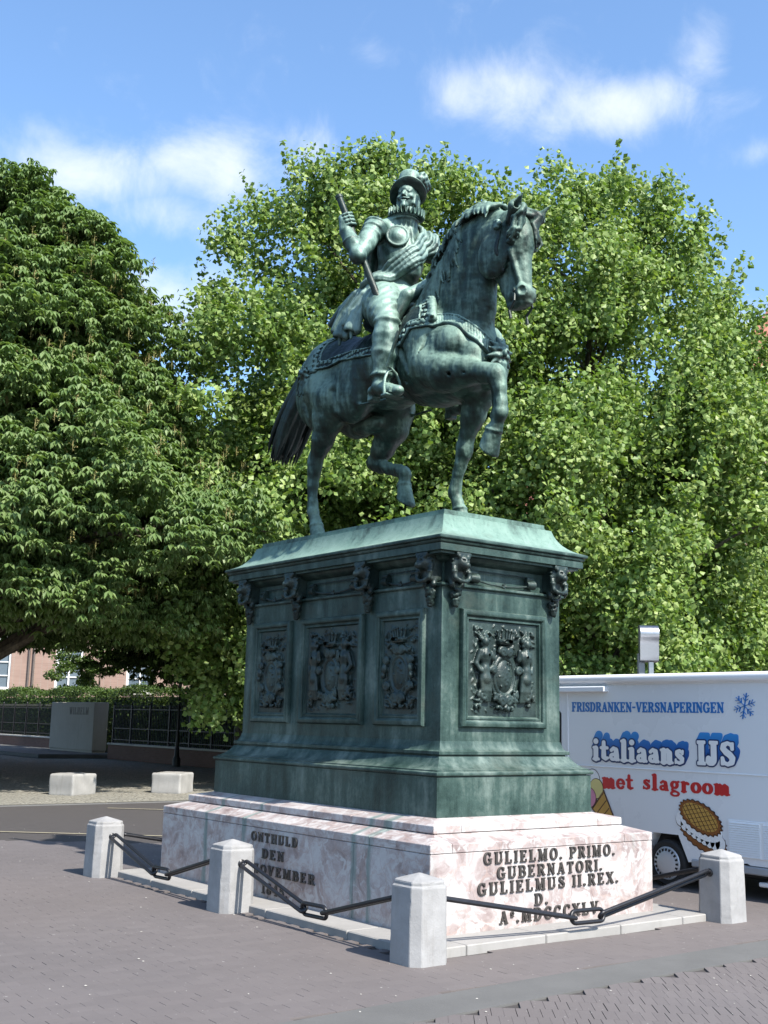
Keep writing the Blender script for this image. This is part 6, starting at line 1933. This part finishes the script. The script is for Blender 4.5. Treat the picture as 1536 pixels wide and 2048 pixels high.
# clipped hedge
def hedge(x0, x1, y0, y1, z1, n, seed, label):
    rg = np.random.default_rng(seed)
    T = thing('hedge', label, 'hedge', ((x0+x1)/2, (y0+y1)/2, GZ))
    mb = MB(); mb.box((-(x1-x0)/2+.22,-(y1-y0)/2+.1,0), ((x1-x0)/2-.22,(y1-y0)/2-.1,z1-.25), .1); mb.build('stems', plain('hedge_core', (.018,.028,.010), .9), T)
    cx, cy = (x0+x1)/2, (y0+y1)/2
    face = rg.random(n); P = np.empty((n,3))
    P[:,1] = rg.uniform(y0, y1, n)-cy; und = .10*np.sin(P[:,1]*.9)+.06*np.sin(P[:,1]*2.3+1)
    top = face < .33
    P[:,0] = np.where(top, rg.uniform(x0, x1, n), x0+rg.normal(size=n)*.08+und*.6)-cx
    P[:,2] = np.where(top, z1+und+rg.normal(size=n)*.06, rg.uniform(.1, 1, n)*(z1+und))-GZ
    nr = unit(np.stack([np.where(top, 0, -1.0), np.zeros(n), np.where(top, 1.0, .25)], 1)+rg.normal(size=(n,3))*.6)
    U = unit(np.cross(nr, unit(rg.normal(size=(n,3))))); W = unit(np.cross(nr, U)); s = rg.uniform(.06, .13, n)[:,None]
    V, F = quads(P, U*s, W*s*.45)
    mesh_obj('foliage', np_mesh('foliage', V, F), M_HEDGE, T)
hedge(14.9, 16.3, 18, 66, 2.72, 60000, 2, 'clipped green hedge behind the railing and memorial slab')
# young tree behind the hedge
def small_tree(x, y, h, seed, label):
    rg = np.random.default_rng(seed); T = thing('young_tree', label, 'tree', (x, y, GZ))
    cl = [(np.array((rg.normal()*1.1, rg.normal()*1.1, h*rg.uniform(.45, 1.0))), rg.uniform(.3,.7)) for _ in range(26)]
    P = np.concatenate([q+unit(rg.normal(size=(330,3)))*rg.random((330,1))**.45*r*np.array((1.2,1.2,.6)) for q, r in cl]); n = len(P)
    nr = unit(rg.normal(size=(n,3))+np.array((0,0,.6))); U = unit(np.cross(nr, unit(rg.normal(size=(n,3))))); W = unit(np.cross(nr, U)); s = rg.uniform(.10,.18,n)[:,None]
    V, F = quads(P, U*s, W*s*.45); mesh_obj('crown', np_mesh('crown', V, F), M_HEDGE, T)
    mb = MB(); mb.tube([(0,0,0),(.03,0,h*.4),(0,.05,h*.9)], [.10,.07,.02], 8); mb.build('trunk', M_BARK, T, smooth='auto')
small_tree(18.3, 47.5, 5.6, 3, 'young light green tree standing behind the hedge')
# lamp post
lp = thing('street_lamp', 'thin black lamp post in the shade before the railing', 'street lamp', (12.2, 27.3, GZ))
mb = MB(); mb.lathe([(.14,0),(.14,.25),(.09,.35),(.06,.9),(.045,1.0),(.036,2.6),(.05,2.62),(.05,2.68),(.03,2.7)], (0,0,0), 12); mb.build('post', M_RAIL, lp, smooth='auto')
mb = MB(); mb.lathe([(.05,2.68),(.14,3.05),(.15,3.07),(.06,3.20),(.02,3.3)], (0,0,0), 6); mb.build('lantern', plain('lantern_glass', (.22,.23,.22), .2), lp)
# brick palace wing at the back left
bl = thing('brick_building', 'red brick building with tall white windows behind the hedge', 'building', (23.4, 63.4, GZ), R(55))
wins = [(66+.1+4.6*k,1.75,3.2,6.7) for k in range(-6, 7)]
rows = [0, 5.2]
holes = []
for yc, w, z0, z1 in wins:
    for dz in rows: holes.append((yc-66-w/2, yc-66+w/2, z0+dz, z1+dz))
ys = sorted({-32.0, 34.0, *[h[0] for h in holes], *[h[1] for h in holes]}); zs = sorted({0.0, 14.0, *[h[2] for h in holes], *[h[3] for h in holes]})
mb = MB()
for a, b in zip(ys[:-1], ys[1:]):
    for c, d in zip(zs[:-1], zs[1:]):
        m, n = (a+b)/2, (c+d)/2
        if any(h[0] < m < h[1] and h[2] < n < h[3] for h in holes): continue
        mb.quad((0,a,c),(0,b,c),(0,b,d),(0,a,d))
for h in holes:
    mb.quad((0,h[0],h[2]),(.25,h[0],h[2]),(.25,h[0],h[3]),(0,h[0],h[3])); mb.quad((0,h[1],h[2]),(.25,h[1],h[2]),(.25,h[1],h[3]),(0,h[1],h[3]))
    mb.quad((0,h[0],h[2]),(.25,h[0],h[2]),(.25,h[1],h[2]),(0,h[1],h[2])); mb.quad((0,h[0],h[3]),(.25,h[0],h[3]),(.25,h[1],h[3]),(0,h[1],h[3]))
mb.quad((0,-32,0),(14,-32,0),(14,-32,14),(0,-32,14)); mb.quad((0,34,0),(14,34,0),(14,34,14),(0,34,14)); mb.quad((14,-32,0),(14,34,0),(14,34,14),(14,-32,14)); mb.quad((0,-32,14),(14,-32,14),(14,34,14),(0,34,14))
mb.build('wall', M_WBRICK, bl)
for a, b, c, d in holes:
    MB().box((.20,a,c),(.24,b,d)).build('pane', M_PANE, bl)
    f = MB(); t = .14
    f.box((.05,a,c),(.26,a+t,d)); f.box((.05,b-t,c),(.26,b,d)); f.box((.055,a+t,c),(.26,b-t,c+t)); f.box((.055,a+t,d-t),(.26,b-t,d))
    wf = f.build('window_frame', M_WFRAME, bl)
    nb = 2
    for k in range(1, nb): y = a+(b-a)*k/nb; MB().box((.10,y-.045,c+t),(.22,y+.045,d-t)).build('glazing_bar', M_WFRAME, wf)
    for k in range(1, 4): z = c+(d-c)*k/4; MB().box((.12,a+t,z-.035),(.215,b-t,z+.035)).build('glazing_bar', M_WFRAME, wf)
    MB().box((-.12,a-.1,c-.16),(.05,b+.1,c),.02).build('sill', M_SILL, bl)
for y in (68.65, 68.35): mb = MB(); mb.tube([(-.09,y-66,0),(-.09,y-66,13.6)], .07, 8); mb.build('drainpipe', plain('drainpipe', (.10,.08,.07), .5), bl, smooth='auto')
MB().box((-.5,-32.5,14.01),(14.5,34.5,14.5),.05).build('cornice', M_WFRAME, bl)
mb = MB(); mb.prism([(-.4,14.51),(14.4,14.51),(7,19.5)], 'y', -32.3, 34.3); mb.build('roof', M_TILE, bl)
# house with a pantiled roof behind the trees on the right
hs_ = thing('tiled_house', 'house with a red pantile roof glimpsed behind the trees at the right edge', 'building', (41.5, 19.2, GZ), R(51.5))
MB().box((-6,-12,0),(6,7.2,14.9)).build('wall', M_WBRICK, hs_)
V, F = [], []; nu, nv = 260, 24
for i in range(nu+1):
    for j in range(nv+1):
        t = j/nv; cr_ = .05*math.cos(2*math.pi*i/5)
        y = (-12.8+20.8*i/nu)*(1-t)+(-12.8+15.0*i/nu)*t
        V.append((-6.6+6.6*t-.75*cr_, y, 14.8+7.8*t+.65*cr_+(.06 if j % 2 else 0)))
for i in range(nu):
    for j in range(nv): a = i*(nv+1)+j; F.append((a, a+nv+1, a+nv+2, a+1))
mesh_obj('roof_slope', np_mesh('roof_slope', V, F, True), M_TILE, hs_)
mb = MB(); mb.quad((0,-12.8,22.6),(6.6,-12.8,14.8),(6.6,8.0,14.8),(0,2.2,22.6)); mb.build('rear_slope', M_TILE, hs_)
mb = MB(); n = len(mb.v); mb.v += [(-6.6,8.0,14.8),(6.6,8.0,14.8),(0,2.2,22.6)]; mb.f.append((0,1,2)); mb.build('hip_slope', M_TILE, hs_)
mb = MB(); mb.tube([(0,-12.85,22.64),(0,2.2,22.64),(-6.6,8.0,14.86)], .14, 8); mb.build('ridge_tiles', M_TILE, hs_, smooth='auto')
for y in (-9,-5,-1,3):
    for z in (3.5, 9.5):
        w = MB().box((-6.08,y-.75,z),(-5.9,y+.75,z+2.6)).build('window', M_WFRAME, hs_)
        MB().box((-6.10,y-.6,z+.12),(-6.02,y+.6,z+2.45)).build('pane', M_PANE, w)
# brushed steel column with a curved hood behind the van
M_STEEL = plain('brushed_steel', (.30,.30,.31), .33, 1.0, .10, 30)
st = thing('steel_column', 'brushed steel column with a curved sheet hood rising behind the white van', 'lamp column', (5.6, 1.35, GZ))
rzs = math.atan2(CAM_LOC[0]-5.6, -(CAM_LOC[1]-1.35))
C0 = MB(); C0.box((-.13,.02,0),(-.04,.12,2.62-GZ),.006); C0.build('post', plain('column_grey', (.16,.17,.18), .5, .5), st, rot=(0,0,R(-37)))
MB().box((.0,-.03,0),(.07,.05,2.70-GZ),.006).build('post', M_STEEL, st, rot=(0,0,R(-37)))
P = [(-.02,2.50-GZ),(-.10,2.52-GZ),(-.115,2.60-GZ),(-.115,2.74-GZ)]
for k in range(13):
    a = R(-38+168*k/12); P.append((-.04-.115*math.cos(a), 2.88-GZ+.125*math.sin(a)))
mb = MB(); n = len(P)
for x in (-.135, .125):
    for yy, z in P: mb.v.append((x, yy, z))
    for yy, z in P: mb.v.append((x, yy+.012, z-.006))
for i in range(n-1):
    mb.f.append((i, i+1, 2*n+i+1, 2*n+i)); mb.f.append((n+i, n+i+1, 3*n+i+1, 3*n+i))
    mb.f.append((i, i+1, n+i+1, n+i)); mb.f.append((2*n+i, 2*n+i+1, 3*n+i+1, 3*n+i))
mb.build('hood', M_STEEL, st, smooth='auto', rot=(0,0,R(-37)))
MB().box((-.11,.0,2.56-GZ),(.10,.10,3.0-GZ),.01).build('housing', plain('column_dark', (.10,.10,.11), .5, .4), st, rot=(0,0,R(-37)))
